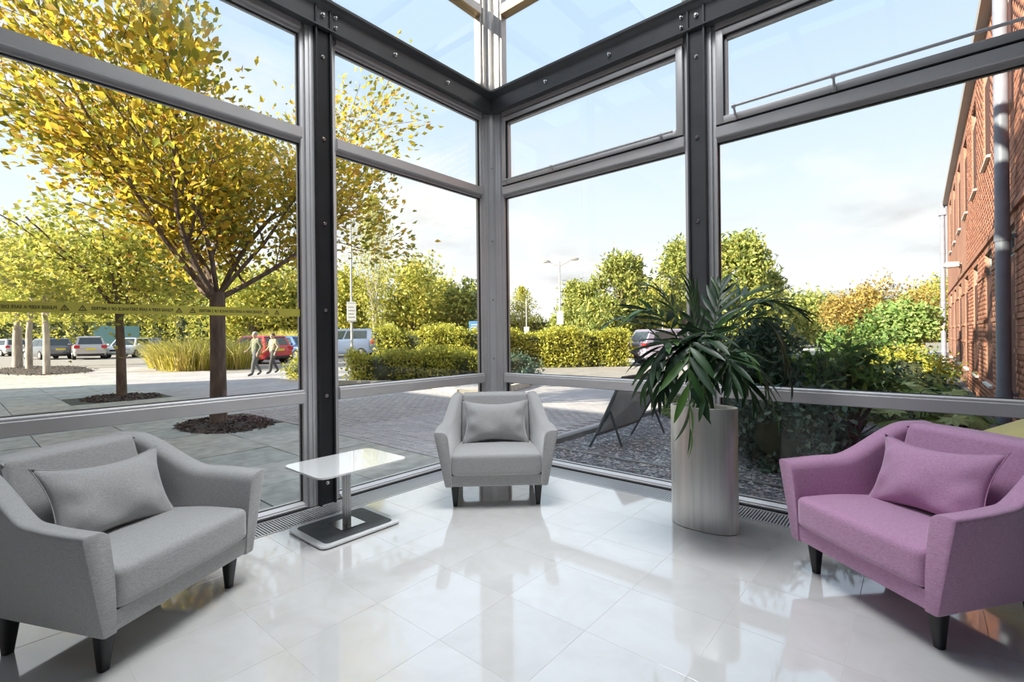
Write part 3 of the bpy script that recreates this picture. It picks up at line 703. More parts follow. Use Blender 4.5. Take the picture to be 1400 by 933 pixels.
c2 = make_armchair('light grey wool armchair nearest the camera on the left', GREY_F, loc, rz, 'lounge armchairs')
make_pillow('grey cushion on the armchair nearest the camera on the left', GREY_F, c2, (0.0, 0.075, 0.535), math.radians(24), math.radians(3), seed=2)
loc, rz = chair_from_feet((2.545*SC, -0.695*SC, 0), (2.941*SC, -1.029*SC, 0))
c3 = make_armchair('mauve wool armchair in front of the right glass wall', PURP_F, loc, rz, 'lounge armchairs')
make_pillow('mauve cushion on the mauve armchair', PURP_F, c3, (0.0, 0.075, 0.54), math.radians(24), math.radians(-3), seed=3)

# side table
tb = thing('side_table', 'low side table with white glass top and aluminium post', 'table', (0.532, -2.0, 0))
TOPM = mat('white_back_painted_glass', (0.80, 0.81, 0.81), 0.03, 0, 0.0, 1, spec=0.9, coat=0.6)
b = MB(); b.prism(rpoly([(-0.245, -0.30), (0.235, -0.30), (0.235, 0.32), (-0.245, 0.32)], 0.07, 8), 'z', 0.410, 0.421); b.build('table_top', TOPM, tb, smooth=30)
b = MB(); b.prism(rpoly([(-0.10, -0.10), (0.10, -0.10), (0.10, 0.10), (-0.10, 0.10)], 0.01, 3), 'z', 0.398, 0.410); b.build('top_bracket', CHROME, tb)
b = MB(); secs = []
prof = []
for k in range(48):
    a = 2*PI*k/48; r = 0.027 if k % 4 < 2 else 0.0235; prof.append((r*math.cos(a), r*math.sin(a)))
b.prism(prof, 'z', 0.024, 0.398); b.build('post', mat('fluted_aluminium', (0.55, 0.55, 0.55), 0.3, 0.8), tb)
b = MB(); b.prism(rpoly([(-0.225, -0.285), (0.225, -0.285), (0.225, 0.265), (-0.225, 0.265)], 0.05, 8), 'z', 0.008, 0.020); b.build('base_plate', mat('silver_lacquer', (0.80, 0.81, 0.82), 0.25, 0.1), tb, smooth=30)
b = MB(); b.prism(rpoly([(-0.215, -0.275), (0.215, -0.275), (0.215, 0.255), (-0.215, 0.255)], 0.05, 8), 'z', 0.0, 0.008); b.build('base_foot', mat('black_rubber', (0.02, 0.02, 0.02), 0.7), tb)
b = MB(); b.prism(rpoly([(-0.188, -0.245), (0.188, -0.245), (0.188, 0.225), (-0.188, 0.225)], 0.035, 6), 'z', 0.020, 0.0225); b.build('base_inlay', mat('slate_grey_inlay', (0.075, 0.083, 0.095), 0.5, 0, 0.15, 10), tb)
b = MB(); b.prism(rpoly([(-0.085, -0.085), (0.085, -0.085), (0.085, 0.085), (-0.085, 0.085)], 0.008, 3), 'z', 0.0225, 0.0265); b.build('post_flange', CHROME, tb)

# planter: tall oval brushed steel
PL = Vector((2.265, -0.545, 0)); PA, PB_, PH = 0.205, 0.118, 0.765
pc = G(963, 719); PL = Vector((pc.x, pc.y, 0))
pl = thing('planter', 'tall oval brushed steel planter beside the dark column', 'planter', PL)
BRUSH = mat('brushed_steel', (0.80, 0.80, 0.78), 0.36, 0.75, 0.12, 3, 0.06, 30, stretch=(9, 9, 0.3))
def oval(a, bb, z, n=64): return [(a*math.copysign(abs(math.cos(2*PI*k/n))**0.9, math.cos(2*PI*k/n)), bb*math.copysign(abs(math.sin(2*PI*k/n))**0.9, math.sin(2*PI*k/n)), z) for k in range(n)]
b = MB(); b.loft([oval(PA, PB_, 0.004), oval(PA, PB_, PH - 0.004), oval(PA - 0.003, PB_ - 0.003, PH), oval(PA - 0.008, PB_ - 0.008, PH), oval(PA - 0.010, PB_ - 0.010, PH - 0.004), oval(PA - 0.010, PB_ - 0.010, PH - 0.06)], cap=False)
b.add(oval(PA, PB_, 0.004), [tuple(range(64))]); b.build('body', BRUSH, pl, smooth=40)
b = MB(); b.loft([oval(PA - 0.004, PB_ - 0.004, 0.0), oval(PA - 0.004, PB_ - 0.004, 0.004)]); b.build('foot', mat('black_rubber', (0.02,0.02,0.02)), pl)
b = MB(); b.loft([oval(PA - 0.012, PB_ - 0.012, PH - 0.07), oval(PA - 0.012, PB_ - 0.012, PH - 0.03)]); b.build('soil', mat('potting_soil', (0.10, 0.045, 0.03), 0.95, 0, 0.4, 60, 0.8, 80), pl)

# palm
PALM_M = leaf_mat('palm_leaf', [(0.0, (0.010, 0.030, 0.013)), (0.5, (0.019, 0.052, 0.017)), (0.85, (0.032, 0.085, 0.022)), (1.0, (0.07, 0.15, 0.025))], 0.10, 0.42)
PALM_S = mat('palm_stalk', (0.07, 0.12, 0.03), 0.5, 0, 0.2, 20)
palm = thing('potted_palm', 'dark green palm with arching fronds standing in the steel planter', 'plant', PL + Vector((0, 0, PH - 0.03)))
def leaflet_mesh(L, W, droop):
    n = 7; V = []; Fq = []
    for k in range(n + 1):
        u = k/n; wv = W * (math.sin(PI * min(1, u*0.97 + 0.02)) ** 0.75) * (1 - 0.25*u) * 0.5 + 0.0006
        z = -droop * L * u*u; V += [(u*L, -wv, z + wv*0.35), (u*L, 0, z), (u*L, wv, z + wv*0.35)]
    for k in range(n):
        a = k*3; Fq += [(a, a+3, a+4, a+1), (a+1, a+4, a+5, a+2)]
    me = bpy.data.meshes.new('leaflet'); me.from_pydata(V, [], Fq); me.materials.append(PALM_M)
    for p in me.polygons: p.use_smooth = True
    return me
LM = [leaflet_mesh(1.0, 0.19, d) for d in (0.05, 0.16, 0.30)]
fronds = [((890,452,3.06),(832,443,2.98),0.10), ((930,440,3.2),(895,396,3.3),0.13), ((918,450,2.95),(872,428,2.85),0.17), ((925,470,2.92),(885,520,2.80),0.18),
 ((946,465,2.78),(943,585,2.6),0.18), ((966,455,2.82),(963,540,2.62),0.17), ((955,470,3.1),(945,402,3.12),0.17), ((972,465,3.15),(985,394,3.25),0.15),
 ((995,440,3.25),(1032,398,3.35),0.15), ((1010,432,3.05),(1088,424,3.0),0.17), ((1028,436,2.98),(1078,510,2.88),0.19), ((1005,480,2.9),(1058,560,2.8),0.17),
 ((995,505,2.85),(1030,545,2.72),0.15), ((930,485,2.9),(903,535,2.8),0.16), ((985,490,2.8),(1000,520,2.6),0.14)]
base = PL + Vector((0, 0, PH - 0.03)); rp_ = random.Random(5)
for fi, (mp, tp2, LL) in enumerate(fronds):
    st = base + Vector((rp_.uniform(-0.07, 0.07), rp_.uniform(-0.04, 0.04), 0)); mid = P(*mp); tip = P(*tp2)
    ctl = 2*mid - 0.5*(st + tip)
    def bz(u): return st*(1-u)**2 + ctl*2*u*(1-u) + tip*u*u
    pts = [bz(k/14) - base for k in range(15)]
    b = MB(); b.tube(pts, [lerp(0.0075, 0.0018, k/14) for k in range(15)], 6)
    fr = b.build('frond', PALM_S, palm, smooth=True)
    nl = 20
    for k in range(nl):
        u = 0.36 + 0.64 * (k // 2) / (nl/2 - 1); p = bz(u) - base; tg = (bz(min(1, u+0.02)) - bz(u-0.02)).normalized()
        side = tg.cross(Vector((0,0,1)))
        if side.length < 0.2: side = tg.cross(RGT)
        side = side.normalized(); nrm = side.cross(tg).normalized()
        s = 1 if k % 2 else -1
        ang = math.radians(lerp(62, 16, (u-0.36)/0.64) + rp_.uniform(-6, 6))
        d = (tg*math.cos(ang) + side*s*math.sin(ang) + nrm*(0.12 + rp_.uniform(-0.12, 0.12)) + Vector((0,0,-0.12))).normalized()
        yv = nrm.cross(d).normalized(); zv = d.cross(yv).normalized()
        L = LL * 1.12 * (0.55 + 0.75*math.sin(PI*min(1, (u-0.30)/0.80))) * rp_.uniform(0.9, 1.1)
        wsc = rp_.uniform(0.9, 1.2) * (0.155/LL)**0.3
        mw = Matrix(((d.x*L, yv.x*L*wsc, zv.x*L, p.x), (d.y*L, yv.y*L*wsc, zv.y*L, p.y), (d.z*L, yv.z*L*wsc, zv.z*L, p.z), (0,0,0,1)))
        inst(LM[rp_.randrange(3)], 'leaflet', fr, mw)

# ================================================================== OUTSIDE: ground
PAVE_B = brick_tex_mat('block_paving_far', (0.52, 0.49, 0.51), (0.45, 0.425, 0.445), (0.34, 0.33, 0.33), 0.2, 0.1, ('X', 'Y'), msize=0.006, rough=0.75)
ASPH = mat('pale_tarmac', (0.33, 0.30, 0.275), 0.9, 0, 0.12, 2.0, 0.2, 60)
GZ = -0.03
b = MB(); b.box(-160, 60, -60, 200, -0.6, GZ - 0.02); S(b, 'ground', mat('far_ground', (0.31, 0.29, 0.25), 0.95, 0, 0.2, 0.3), 'pale open ground around the building', 'ground')
b = MB(); b.box(-60, 4.0, -0.375, 45, GZ - 0.02, GZ - 0.012)
paving = S(b, 'block_paving', PAVE_B, 'purple grey block paved drive beyond the patio slabs', 'paving')
BLK = piece_mat('paving_block', [(0.52, 0.49, 0.51), (0.45, 0.425, 0.445), (0.56, 0.53, 0.53), (0.48, 0.44, 0.465)], 0.75, 0.3, 30)
# near blocks as real pieces (the nearest as objects)
b0 = MB(); b0.box(-0.098, 0.098, -0.048, 0.048, -0.012, 0.0, 0.003); blk0 = b0.build('paving_block', BLK, paving, loc=(-0.3, -0.32, GZ)); nb = 0
V = []; F = []
for j in range(34):
    for i in range(26):
        x = -0.30 - i*0.2 - (0.1 if j % 2 else 0); y = -0.32 + j*0.1
        if i == 0 and j == 0: continue
        z = GZ + rng.uniform(-0.002, 0.002)
        if i < 13 and j < 22: inst(blk0, 'paving_block', paving, Matrix.Translation((x, y, z))); nb += 1
        else:
            k = len(V); x0, x1, y0, y1 = x - 0.098, x + 0.098, y - 0.048, y + 0.048
            V += [(x0,y0,z-0.012),(x1,y0,z-0.012),(x1,y1,z-0.012),(x0,y1,z-0.012),(x0,y0,z),(x1,y0,z),(x1,y1,z),(x0,y1,z)]
            F += [(k+4,k+5,k+6,k+7),(k,k+1,k+5,k+4),(k+1,k+2,k+6,k+5),(k+2,k+3,k+7,k+6),(k+3,k,k+4,k+7)]
np_mesh('farther_paving_blocks', np.array(V), np.array(F), BLK, paving, stuff=True)
# patio slabs
SLAB = piece_mat('patio_slab', [(0.44, 0.46, 0.44), (0.52, 0.52, 0.50), (0.48, 0.465, 0.43), (0.41, 0.435, 0.42), (0.54, 0.515, 0.47)], 0.7, 0.35, 7, 0.22)
b = MB(); b.box(-40, -0.12, -6.6, -0.375, GZ - 0.035, GZ - 0.014)
patio = S(b, 'patio', mat('slab_joint_sand', (0.10, 0.105, 0.09), 0.95, 0, 0.3, 20), 'grey green slab patio outside the left glass wall', 'patio')
SX, SY = 0.76, 0.858
b0 = MB(); b0.box(-SX/2 + 0.005, SX/2 - 0.005, -SY/2 + 0.005, SY/2 - 0.005, -0.014, 0.0, 0.004)
sl0 = None; rs = random.Random(3)
BEDS = [(-4.46, -1.10, 0.86), (-10.07, -1.17, 0.86)]
for i in range(34):
    for j in range(7):
        x = -0.14 - SX*(i + 0.5); y = -0.378 - SY*(j + 0.5)
        if any(abs(x - bx) < r*0.9 and abs(y - by) < r*0.62 for bx, by, r in BEDS): continue
        mtx = Matrix.Translation((x, y, GZ + rs.uniform(-0.003, 0.003))) @ Euler((rs.uniform(-0.003, 0.003), rs.uniform(-0.003, 0.003), 0)).to_matrix().to_4x4()
        if sl0 is None: sl0 = b0.build('paving_slab', SLAB, patio); sl0.matrix_basis = mtx
        else: inst(sl0, 'paving_slab', patio, mtx)
# sunlit tarmac car park beyond
b = MB(); b.box(-110, -16.5, 3.0, 60, GZ - 0.011, GZ - 0.006); b.box(-110, -26, -12, 3.0, GZ - 0.011, GZ - 0.006)
S(b, 'car_park', ASPH, 'pale sunlit tarmac of the car park', 'car park')
b = MB(); b.box(-16, 3.9, 7.4, 13.3, GZ - 0.011, GZ - 0.006); S(b, 'drive', ASPH, 'pale sunlit drive in front of the clipped hedge', 'drive')
LINE = mat('white_road_paint', (0.75, 0.75, 0.72), 0.8)
for k, (x, y) in enumerate(((-2.6, 2.2), (-3.6, 1.3), (-1.9, 3.4), (-5.2, 2.9), (-0.9, 4.8))):
    pass

# gravel bed outside the right glass wall
GRAV = mat('dark_slate_gravel', (0.16, 0.168, 0.19), 0.9, 0, 0.6, 45, 1.0, 60)
b = MB(); b.box(0.12, 4.2, 0.10, 20, GZ - 0.05, GZ - 0.01)
gravel = S(b, 'gravel_bed', GRAV, 'dark slate gravel bed outside the right glass wall', 'gravel')
KERB = mat('dark_edging_concrete', (0.20, 0.205, 0.21), 0.85, 0, 0.2, 8, 0.3, 30)
b = MB(); b.box(0.06, 0.14, 0.10, 4.4, GZ - 0.03, GZ + 0.05, 0.006); S(b, 'trim_6', KERB, 'dark edging strip between the gravel bed and the drive', 'edging')
b = MB(); b.box(0.14, 4.15, 0.70, 0.745, GZ - 0.03, GZ + 0.012, 0.004); S(b, 'trim_7', KERB, 'thin edging strip running along the gravel by the glass', 'edging')
STONE = piece_mat('slate_chip', [(0.16, 0.17, 0.20), (0.28, 0.29, 0.32), (0.42, 0.42, 0.44), (0.22, 0.18, 0.19), (0.56, 0.55, 0.55)], 0.8, 0.2, 60)
n = 9000; xs_ = rng.uniform(0.16, 4.15, n); ys_ = 0.12 + 4.2 * rng.random(n)**1.5
oct_ = np.array([(1,0,0),(-1,0,0),(0,1,0),(0,-1,0),(0,0,1),(0,0,-1)], float); of = np.array([(0,2,4),(2,1,4),(1,3,4),(3,0,4)])
sz = rng.uniform(0.010, 0.026, (n,1,1)); ax = rng.uniform(0.6, 1.5, (n,1,3)); ax[:,:,2] *= 0.5; an = rng.uniform(0, 6.28, n)
Vv = oct_[None]*sz*ax; c_, s_ = np.cos(an)[:,None], np.sin(an)[:,None]
Vv = np.stack([Vv[:,:,0]*c_ - Vv[:,:,1]*s_, Vv[:,:,0]*s_ + Vv[:,:,1]*c_, Vv[:,:,2]], 2) + np.stack([xs_, ys_, np.full(n, GZ - 0.004)], 1)[:,None,:]
np_mesh('slate_chips', Vv.reshape(-1,3), (of[None] + (np.arange(n)*6)[:,None,None]).reshape(-1,3), STONE, gravel, stuff=True)

# ================================================================== brick building on the right
FX, FTOP, FY0, FY1 = 4.2, 5.85, 0.25, 20.0
LW = [(4.10 + 2.2*k, 5.02 + 2.2*k) for k in range(7)]
LZ, UZ = (0.42, 2.45), (3.84, 5.50)
OPEN = [(a, c, *LZ) for a, c in LW] + [(a, c, *UZ) for a, c in LW]
YS = 11.0
def wall_boxes(mb, x0, x1, ya, yb):
    cuts = sorted({ya, yb} | {min(max(q, ya), yb) for a, c in LW for q in (a, c)})
    for y0, y1 in zip(cuts, cuts[1:]):
        if y1 - y0 < 1e-4: continue
        m_ = (y0 + y1)/2; zs = [0 - 0.3]
        if any(a < m_ < c for a, c in LW):
            for (z0, z1) in ((-0.3, LZ[0]), (LZ[1], UZ[0]), (UZ[1], FTOP)): mb.box(x0, x1, y0, y1, z0, z1)
        else: mb.box(x0, x1, y0, y1, -0.3, FTOP)
b = MB(); wall_boxes(b, FX + 0.008, FX + 0.30, FY0, YS)
fac = S(b, 'wall_facade', MORTAR, 'red brick facade of the building on the right', 'wall')
b = MB(); wall_boxes(b, FX, FX + 0.30, YS, FY1); b.build('far_brickwork', BRICK_T, fac)
# near bricks as real pieces
bl, bh = 0.225, 0.075; V = []; F = []; cnt = 0; cache = {}
for r_ in range(int(FTOP / bh)):
    z0, z1 = r_*bh + 0.004, (r_+1)*bh - 0.004; zm = (z0+z1)/2
    y = FY0 + (0 if r_ % 2 else -bl/2)
    ops = [(a, c) for a, c, za, zb in OPEN if za < zm < zb]
    while y < YS:
        a, c = max(y + 0.004, FY0), min(y + bl - 0.004, YS); y += bl
        for (oa, oc) in ops:
            if oa < a < oc: a = max(a, oc + 0.002)
            if oa < c < oc: c = min(c, oa - 0.002)
        if c - a < 0.03: continue
        if 3.55 < (a + c)/2 < 4.9 and 1.0 < zm < 4.2 and cnt < 300:
            key = round(c - a, 3); cnt += 1
            if key not in cache:
                q = MB(); q.box(-0.004, 0.02, -key/2, key/2, -(z1-z0)/2, (z1-z0)/2, 0.003); cache[key] = q.build('brick', BRICK_P, fac, loc=(FX, (a+c)/2, zm))
            else: inst(cache[key], 'brick', fac, Matrix.Translation((FX + rng.uniform(-0.002, 0.002), (a+c)/2, zm)))
        else:
            k = len(V); x0, x1 = FX - 0.004 + rng.uniform(-0.002, 0.002), FX + 0.02
            V += [(x0,a,z0),(x1,a,z0),(x1,c,z0),(x0,c,z0),(x0,a,z1),(x1,a,z1),(x1,c,z1),(x0,c,z1)]
            F += [(k,k+3,k+2,k+1),(k+4,k+5,k+6,k+7),(k,k+1,k+5,k+4),(k+2,k+3,k+7,k+6),(k+3,k,k+4,k+7)]
np_mesh('brickwork', np.array(V), np.array(F), BRICK_P, fac, stuff=True)
# string courses and plinth bands
for (z, hgt, prj) in ((2.56, 0.075, 0.035), (2.10, 0.05, 0.022), (1.36, 0.05, 0.022), (0.98, 0.05, 0.022)):
    q = MB(); prev = FY0
    if z > 2.5: q.box(FX - prj, FX + 0.01, FY0, FY1, z, z + hgt)
    else:
        for a, c in LW:
            q.box(FX - prj, FX + 0.01, prev, a - 0.02, z, z + hgt); prev = c + 0.02
        q.box(FX - prj, FX + 0.01, prev, FY1, z, z + hgt)
    q.build('string_course', BRICK_T, fac)
WF = mat('window_frame_grey', (0.30, 0.31, 0.33), 0.5); WG = mat('dark_window_glass', (0.03, 0.04, 0.05), 0.05, 0, spec=0.8); BRICK_SHADE = brick_tex_mat('brick_recess_shade', (0.14, 0.045, 0.035), (0.11, 0.036, 0.03), (0.10, 0.05, 0.04), 0.225, 0.075, ('Y', 'Z'), msize=0.008); SILL = mat('pale_stone_sill', (0.72, 0.70, 0.66), 0.8, 0, 0.1, 10)
ords = ['hidden behind the near drainpipe', 'just beyond the near drainpipe', 'second beyond the near drainpipe', 'third beyond the near drainpipe', 'fourth beyond the near drainpipe', 'fifth beyond the near drainpipe', 'nearest the far drainpipe']
wi = 9
for k, (a, c) in enumerate(LW):
    for lev, (z0, z1) in (('ground floor', LZ), ('upper floor', UZ)):
        w = thing('window_%d' % wi, '%s recessed window in the brick facade, %s' % (lev, ords[k]), 'window', (FX, (a+c)/2, z0), 0, None, 'structure'); wi += 1
        hw, hh = (c-a)/2, z1 - z0
        q = MB(); q.box(0.018, 0.28, -hw, hw, 0, hh - 0.34); q.build('recess_shade_panel', BRICK_SHADE, w)  # dark panel stands for the shade inside the recess
        q = MB(); q.box(0.05, 0.25, -hw, hw, hh - 0.34, hh - 0.29); q.box(0.05, 0.25, -hw, hw, hh - 0.05, hh); q.box(0.05, 0.25, -hw, -hw + 0.05, hh - 0.29, hh - 0.05); q.box(0.05, 0.25, hw - 0.05, hw, hh - 0.29, hh - 0.05); q.box(0.05, 0.25, -0.02, 0.02, hh - 0.29, hh - 0.05); q.build('frame', WF, w)
        for (ya_, yb_) in ((-hw + 0.05, -0.02), (0.02, hw - 0.05)):
            q = MB(); q.box(0.07, 0.085, ya_, yb_, hh - 0.29, hh - 0.05); q.build('pane', WG, w)
        q = MB(); q.prism([(-0.05, -0.045), (-0.05, -0.015), (0.10, 0.02), (0.10, -0.045)], 'y', -hw - 0.01, hw + 0.01); q.build('sill', SILL, w)
        q = MB(); q.box(-0.006, 0.01, -hw - 0.02, hw + 0.02, hh, hh + 0.215)
        q.build('lintel', BRICK_T, w)
# end wall, roof edge, mass behind
b = MB(); b.box(FX + 0.30, FX + 10, FY1 - 0.3, FY1, -0.3, FTOP); S(b, 'wall_gable', BRICK_TX, 'brick end wall of the building on the right', 'wall')
b = MB(); b.box(FX - 0.10, FX + 10, FY0, FY1 + 0.1, FTOP, FTOP + 0.10); b.box(FX - 0.13, FX + 0.02, FY0, FY1 + 0.1, FTOP - 0.02, FTOP + 0.14); S(b, 'roof', mat('grey_roof_fascia', (0.36, 0.35, 0.34), 0.6), 'grey fascia and flat roof of the brick building', 'roof')
PIPE_M = mat('blue_grey_pipe_paint', (0.25, 0.265, 0.34), 0.45, 0, 0.1, 6)
def drainpipe(y, r, x, label, ztop):
    t = thing('drainpipe', label, 'pipe', (x, y, GZ))
    q = MB(); q.tube([(0,0,0), (0,0,ztop)], r, 20); q.build('pipe', PIPE_M, t, smooth=True)
    for z in (0.5, 2.25, 4.1):
        q = MB(); q.tube([(0,0,z), (0,0,z + 0.10)], r*1.12, 20); q.build('collar', PIPE_M, t, smooth=40)
        q = MB(); q.box(0.0, FX - x - 0.007, -0.015, 0.015, z + 0.03, z + 0.07); q.build('bracket', PIPE_M, t)
drainpipe(3.92, 0.062, 4.085, 'thick blue grey drainpipe on the near end of the brick facade', 5.95)
drainpipe(19.9, 0.075, 4.07, 'blue grey drainpipe at the far corner of the brick facade', 5.95)
q = MB(); q.box(-0.11, 0.11, -0.11, 0.11, 0, 0.25, 0.02); hp = q.build('hopper', PIPE_M, bpy.data.objects['drainpipe.001'], loc=(0, 0, 5.5))
t = thing('wall_lamp', 'white bulkhead lamp on a bracket on the brick facade', 'lamp', (FX, 12.62, 2.86))
q = MB(); q.box(-0.06, 0.0, -0.05, 0.05, -0.06, 0.06, 0.01); q.build('bracket', WF, t)
q = MB(); q.prism([(-0.34, 0.0), (-0.30, 0.10), (-0.06, 0.08), (-0.06, -0.02), (-0.28, -0.03)], 'y', -0.20, 0.20); q.build('head', mat('white_lamp_plastic', (0.85, 0.85, 0.84), 0.4), t)
# unseen wing behind the camera, shaped to shade the patio and the beams
b = MB(); b.box(-17, -4.5, -16, -6.6, -0.3, 4.3); b.box(-4.5, -0.2, -16, -6.6, -0.3, 6.7); S(b, 'wall_shade_wing', BRICK_TX, 'unseen brick wing beside the patio, shaped to block low sun', 'wall')
b = MB(); b.box(-0.2, 14, -16, -9.2, -0.3, 8.2); b.box(9.2, 14, -9.2, 0.25, -0.3, 5.85); 
S(b, 'wall_rear_block', BRICK_TX, 'unseen rear block behind the lounge, raised to block low sun', 'wall')  # height of this unseen mass set to stop a sun leak indoors

# ================================================================== trees and planting
Y_GOLD = leaf_mat('autumn_gold_leaf', [(0.0, (0.22, 0.26, 0.05)), (0.3, (0.42, 0.40, 0.06)), (0.55, (0.70, 0.56, 0.07)), (0.8, (0.80, 0.62, 0.08)), (0.93, (0.72, 0.44, 0.07)), (1.0, (0.62, 0.36, 0.08))], 0.6)
Y_GREEN = leaf_mat('yellow_green_leaf', [(0.0, (0.26, 0.32, 0.07)), (0.4, (0.46, 0.48, 0.10)), (0.8, (0.66, 0.60, 0.13)), (1.0, (0.76, 0.64, 0.16))], 0.45)
PINE_G = leaf_mat('pine_needles', [(0.0, (0.14, 0.20, 0.05)), (0.5, (0.33, 0.37, 0.09)), (1.0, (0.54, 0.51, 0.14))], 0.3)
HEDGE_G = leaf_mat('hedge_leaf', [(0.0, (0.24, 0.29, 0.05)), (0.5, (0.48, 0.48, 0.08)), (1.0, (0.66, 0.58, 0.10))], 0.4)
SHRUB_G = leaf_mat('shrub_leaf', [(0.0, (0.06, 0.14, 0.04)), (0.5, (0.14, 0.26, 0.06)), (1.0, (0.30, 0.40, 0.10))], 0.3)
DARK_G = leaf_mat('dark_shrub_leaf', [(0.0, (0.035, 0.085, 0.06)), (0.6, (0.085, 0.16, 0.11)), (1.0, (0.20, 0.28, 0.19))], 0.2)
COPPER = leaf_mat('copper_gold_leaf', [(0.0, (0.24, 0.17, 0.05)), (0.5, (0.46, 0.33, 0.09)), (1.0, (0.62, 0.48, 0.14))], 0.4)
LIME_G = leaf_mat('bright_green_leaf', [(0.0, (0.15, 0.28, 0.08)), (0.5, (0.30, 0.43, 0.13)), (1.0, (0.52, 0.60, 0.24))], 0.35)
GRASS_Y = leaf_mat('straw_grass_blade', [(0.0, (0.34, 0.38, 0.06)), (0.4, (0.60, 0.54, 0.10)), (0.8, (0.76, 0.64, 0.22)), (1.0, (0.82, 0.70, 0.42))], 0.6)
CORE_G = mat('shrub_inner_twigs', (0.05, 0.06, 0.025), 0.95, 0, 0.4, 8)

def branchy(loc, h_fork, r0, limbs, seed, reach, top, levels=3, zdroop=0.0):
    """recursive skeleton: returns (list of tube polylines with radii, list of (point, direction) for leaves)"""
    R_ = random.Random(seed); tubes = []; tips = []
    tubes.append(([Vector((0,0,0)), Vector((R_.uniform(-.02,.02), R_.uniform(-.02,.02), h_fork*0.5)), Vector((R_.uniform(-.05,.05), R_.uniform(-.05,.05), h_fork))], [r0*1.12, r0*0.95, r0*0.95]))
    def grow(p, d, L, r, lev):
        n = 5; pts = [p]; rr = [r]; q = p.copy(); dd = d.copy()
        for k in range(n):
            dd = (dd + Vector((R_.uniform(-1,1), R_.uniform(-1,1), R_.uniform(-0.7,1) )) * 0.16 + Vector((0,0,0.05 - zdroop))).normalized()
            q = q + dd * (L/n); pts.append(q.copy()); rr.append(r * (1 - 0.62*(k+1)/n))
            if lev >= levels - 1 and k >= 1: tips.append((q.copy(), dd.copy(), lev))
        tubes.append((pts, rr))
        if lev < levels:
            m = [0, 5, 5, 4][lev] if lev < 4 else 3
            for k in range(m):
                i = 1 + int((n - 1) * (k + 0.5) / m + R_.random()*0.6); i = min(i, n)
                perp = Vector((R_.uniform(-1,1), R_.uniform(-1,1), R_.uniform(-0.5, 0.9))).normalized()
                nd = (dd * 0.75 + perp * 0.85).normalized()
                grow(pts[i], nd, L * R_.uniform(0.42, 0.66), rr[i]*0.62, lev + 1)
            grow(pts[-1], dd, L*0.5, rr[-1]*0.9, lev + 1)
    for k in range(limbs):
        a = 2*PI*k/limbs + R_.uniform(-0.3, 0.3); el = R_.uniform(0.38, 1.25)
        d = Vector((math.cos(a)*math.cos(el), math.sin(a)*math.cos(el), math.sin(el)))
        L = lerp(reach, top, math.sin(el)**2) * R_.uniform(0.85, 1.1)
        grow(Vector((0,0,h_fork*R_.uniform(0.92, 1.0))), d, L, r0*R_.uniform(0.33, 0.48), 1)
    return tubes, tips
def big_tree():
    base = Vector((-4.46, -1.10, GZ))
    t = thing('street_tree', 'large golden leaved tree nearest the left window, standing in mulch', 'tree', base, 0, 'row of street trees')
    tubes, tips = branchy(base, 1.95, 0.100, 8, 21, 2.15, 2.9, 3)
    mb = MB()
    for pts, rr in tubes[:1]: mb.tube([Vector((0,0,-0.05)), pts[0] + Vector((0,0,0.05)), pts[1], pts[2]], [0.135, 0.118, 0.100, 0.102], 14)
    tr = mb.build('trunk', BARK, t, smooth=True)
    br = MB()
    for pts, rr in tubes[1:]: br.tube(pts, [max(q, 0.004) for q in rr], 6 if rr[0] > 0.012 else 4)
    br.build('branches', BARK, t, smooth=True)
    P3 = np.array([tuple(p) for p, d, l in tips]); D3 = np.array([tuple(d) for p, d, l in tips])
    r = np.random.default_rng(4); k = 15
    Pp = np.repeat(P3, k, 0) + r.normal(size=(len(P3)*k, 3))*0.20; Dd = np.repeat(D3, k, 0)
    # the ones that show largest: nearest to the room
    wpos = Pp + np.array(base); dist = np.linalg.norm(wpos - np.array(CPOS), axis=1); order = np.argsort(dist)
    near, far = order[:280], order[280:]
    V, F = leaf_arrays(Pp[far], 0.105, aspect=0.55, fold=0.3, flat=0.3, dirs=Dd[far], seed=2)
    np_mesh('foliage', V, F, Y_GOLD, t, stuff=True)
    V, F = leaf_arrays(np.zeros((1, 3)), 1.0, aspect=0.55, fold=0.3, dirs=np.array([[1.0, 0, 0]]), seed=5)
    lf = MB(); lf.add([(0,0,0), (0.45,0.26,0.08), (1,0,0), (0.45,-0.26,0.08), (0.75,0.19,0.03), (0.75,-0.19,0.03)], [(0,1,4,2), (0,2,5,3)])
    me = bpy.data.meshes.new('leaf'); me.from_pydata(lf.v, [], lf.f); me.materials.append(Y_GOLD)
    for i in near:
        d = Vector(Dd[i]) + Vector(r.normal(size=3)*0.5); q = d.to_track_quat('X', 'Z'); s = 0.115 * r.uniform(0.75, 1.25)
        inst(me, 'leaf', t, Matrix.Translation(Pp[i]) @ q.to_matrix().to_4x4() @ Euler((r.uniform(-1, 1), 0, 0)).to_matrix().to_4x4() @ Matrix.Scale(s, 4))
    return len(Pp)
nleaf = big_tree()
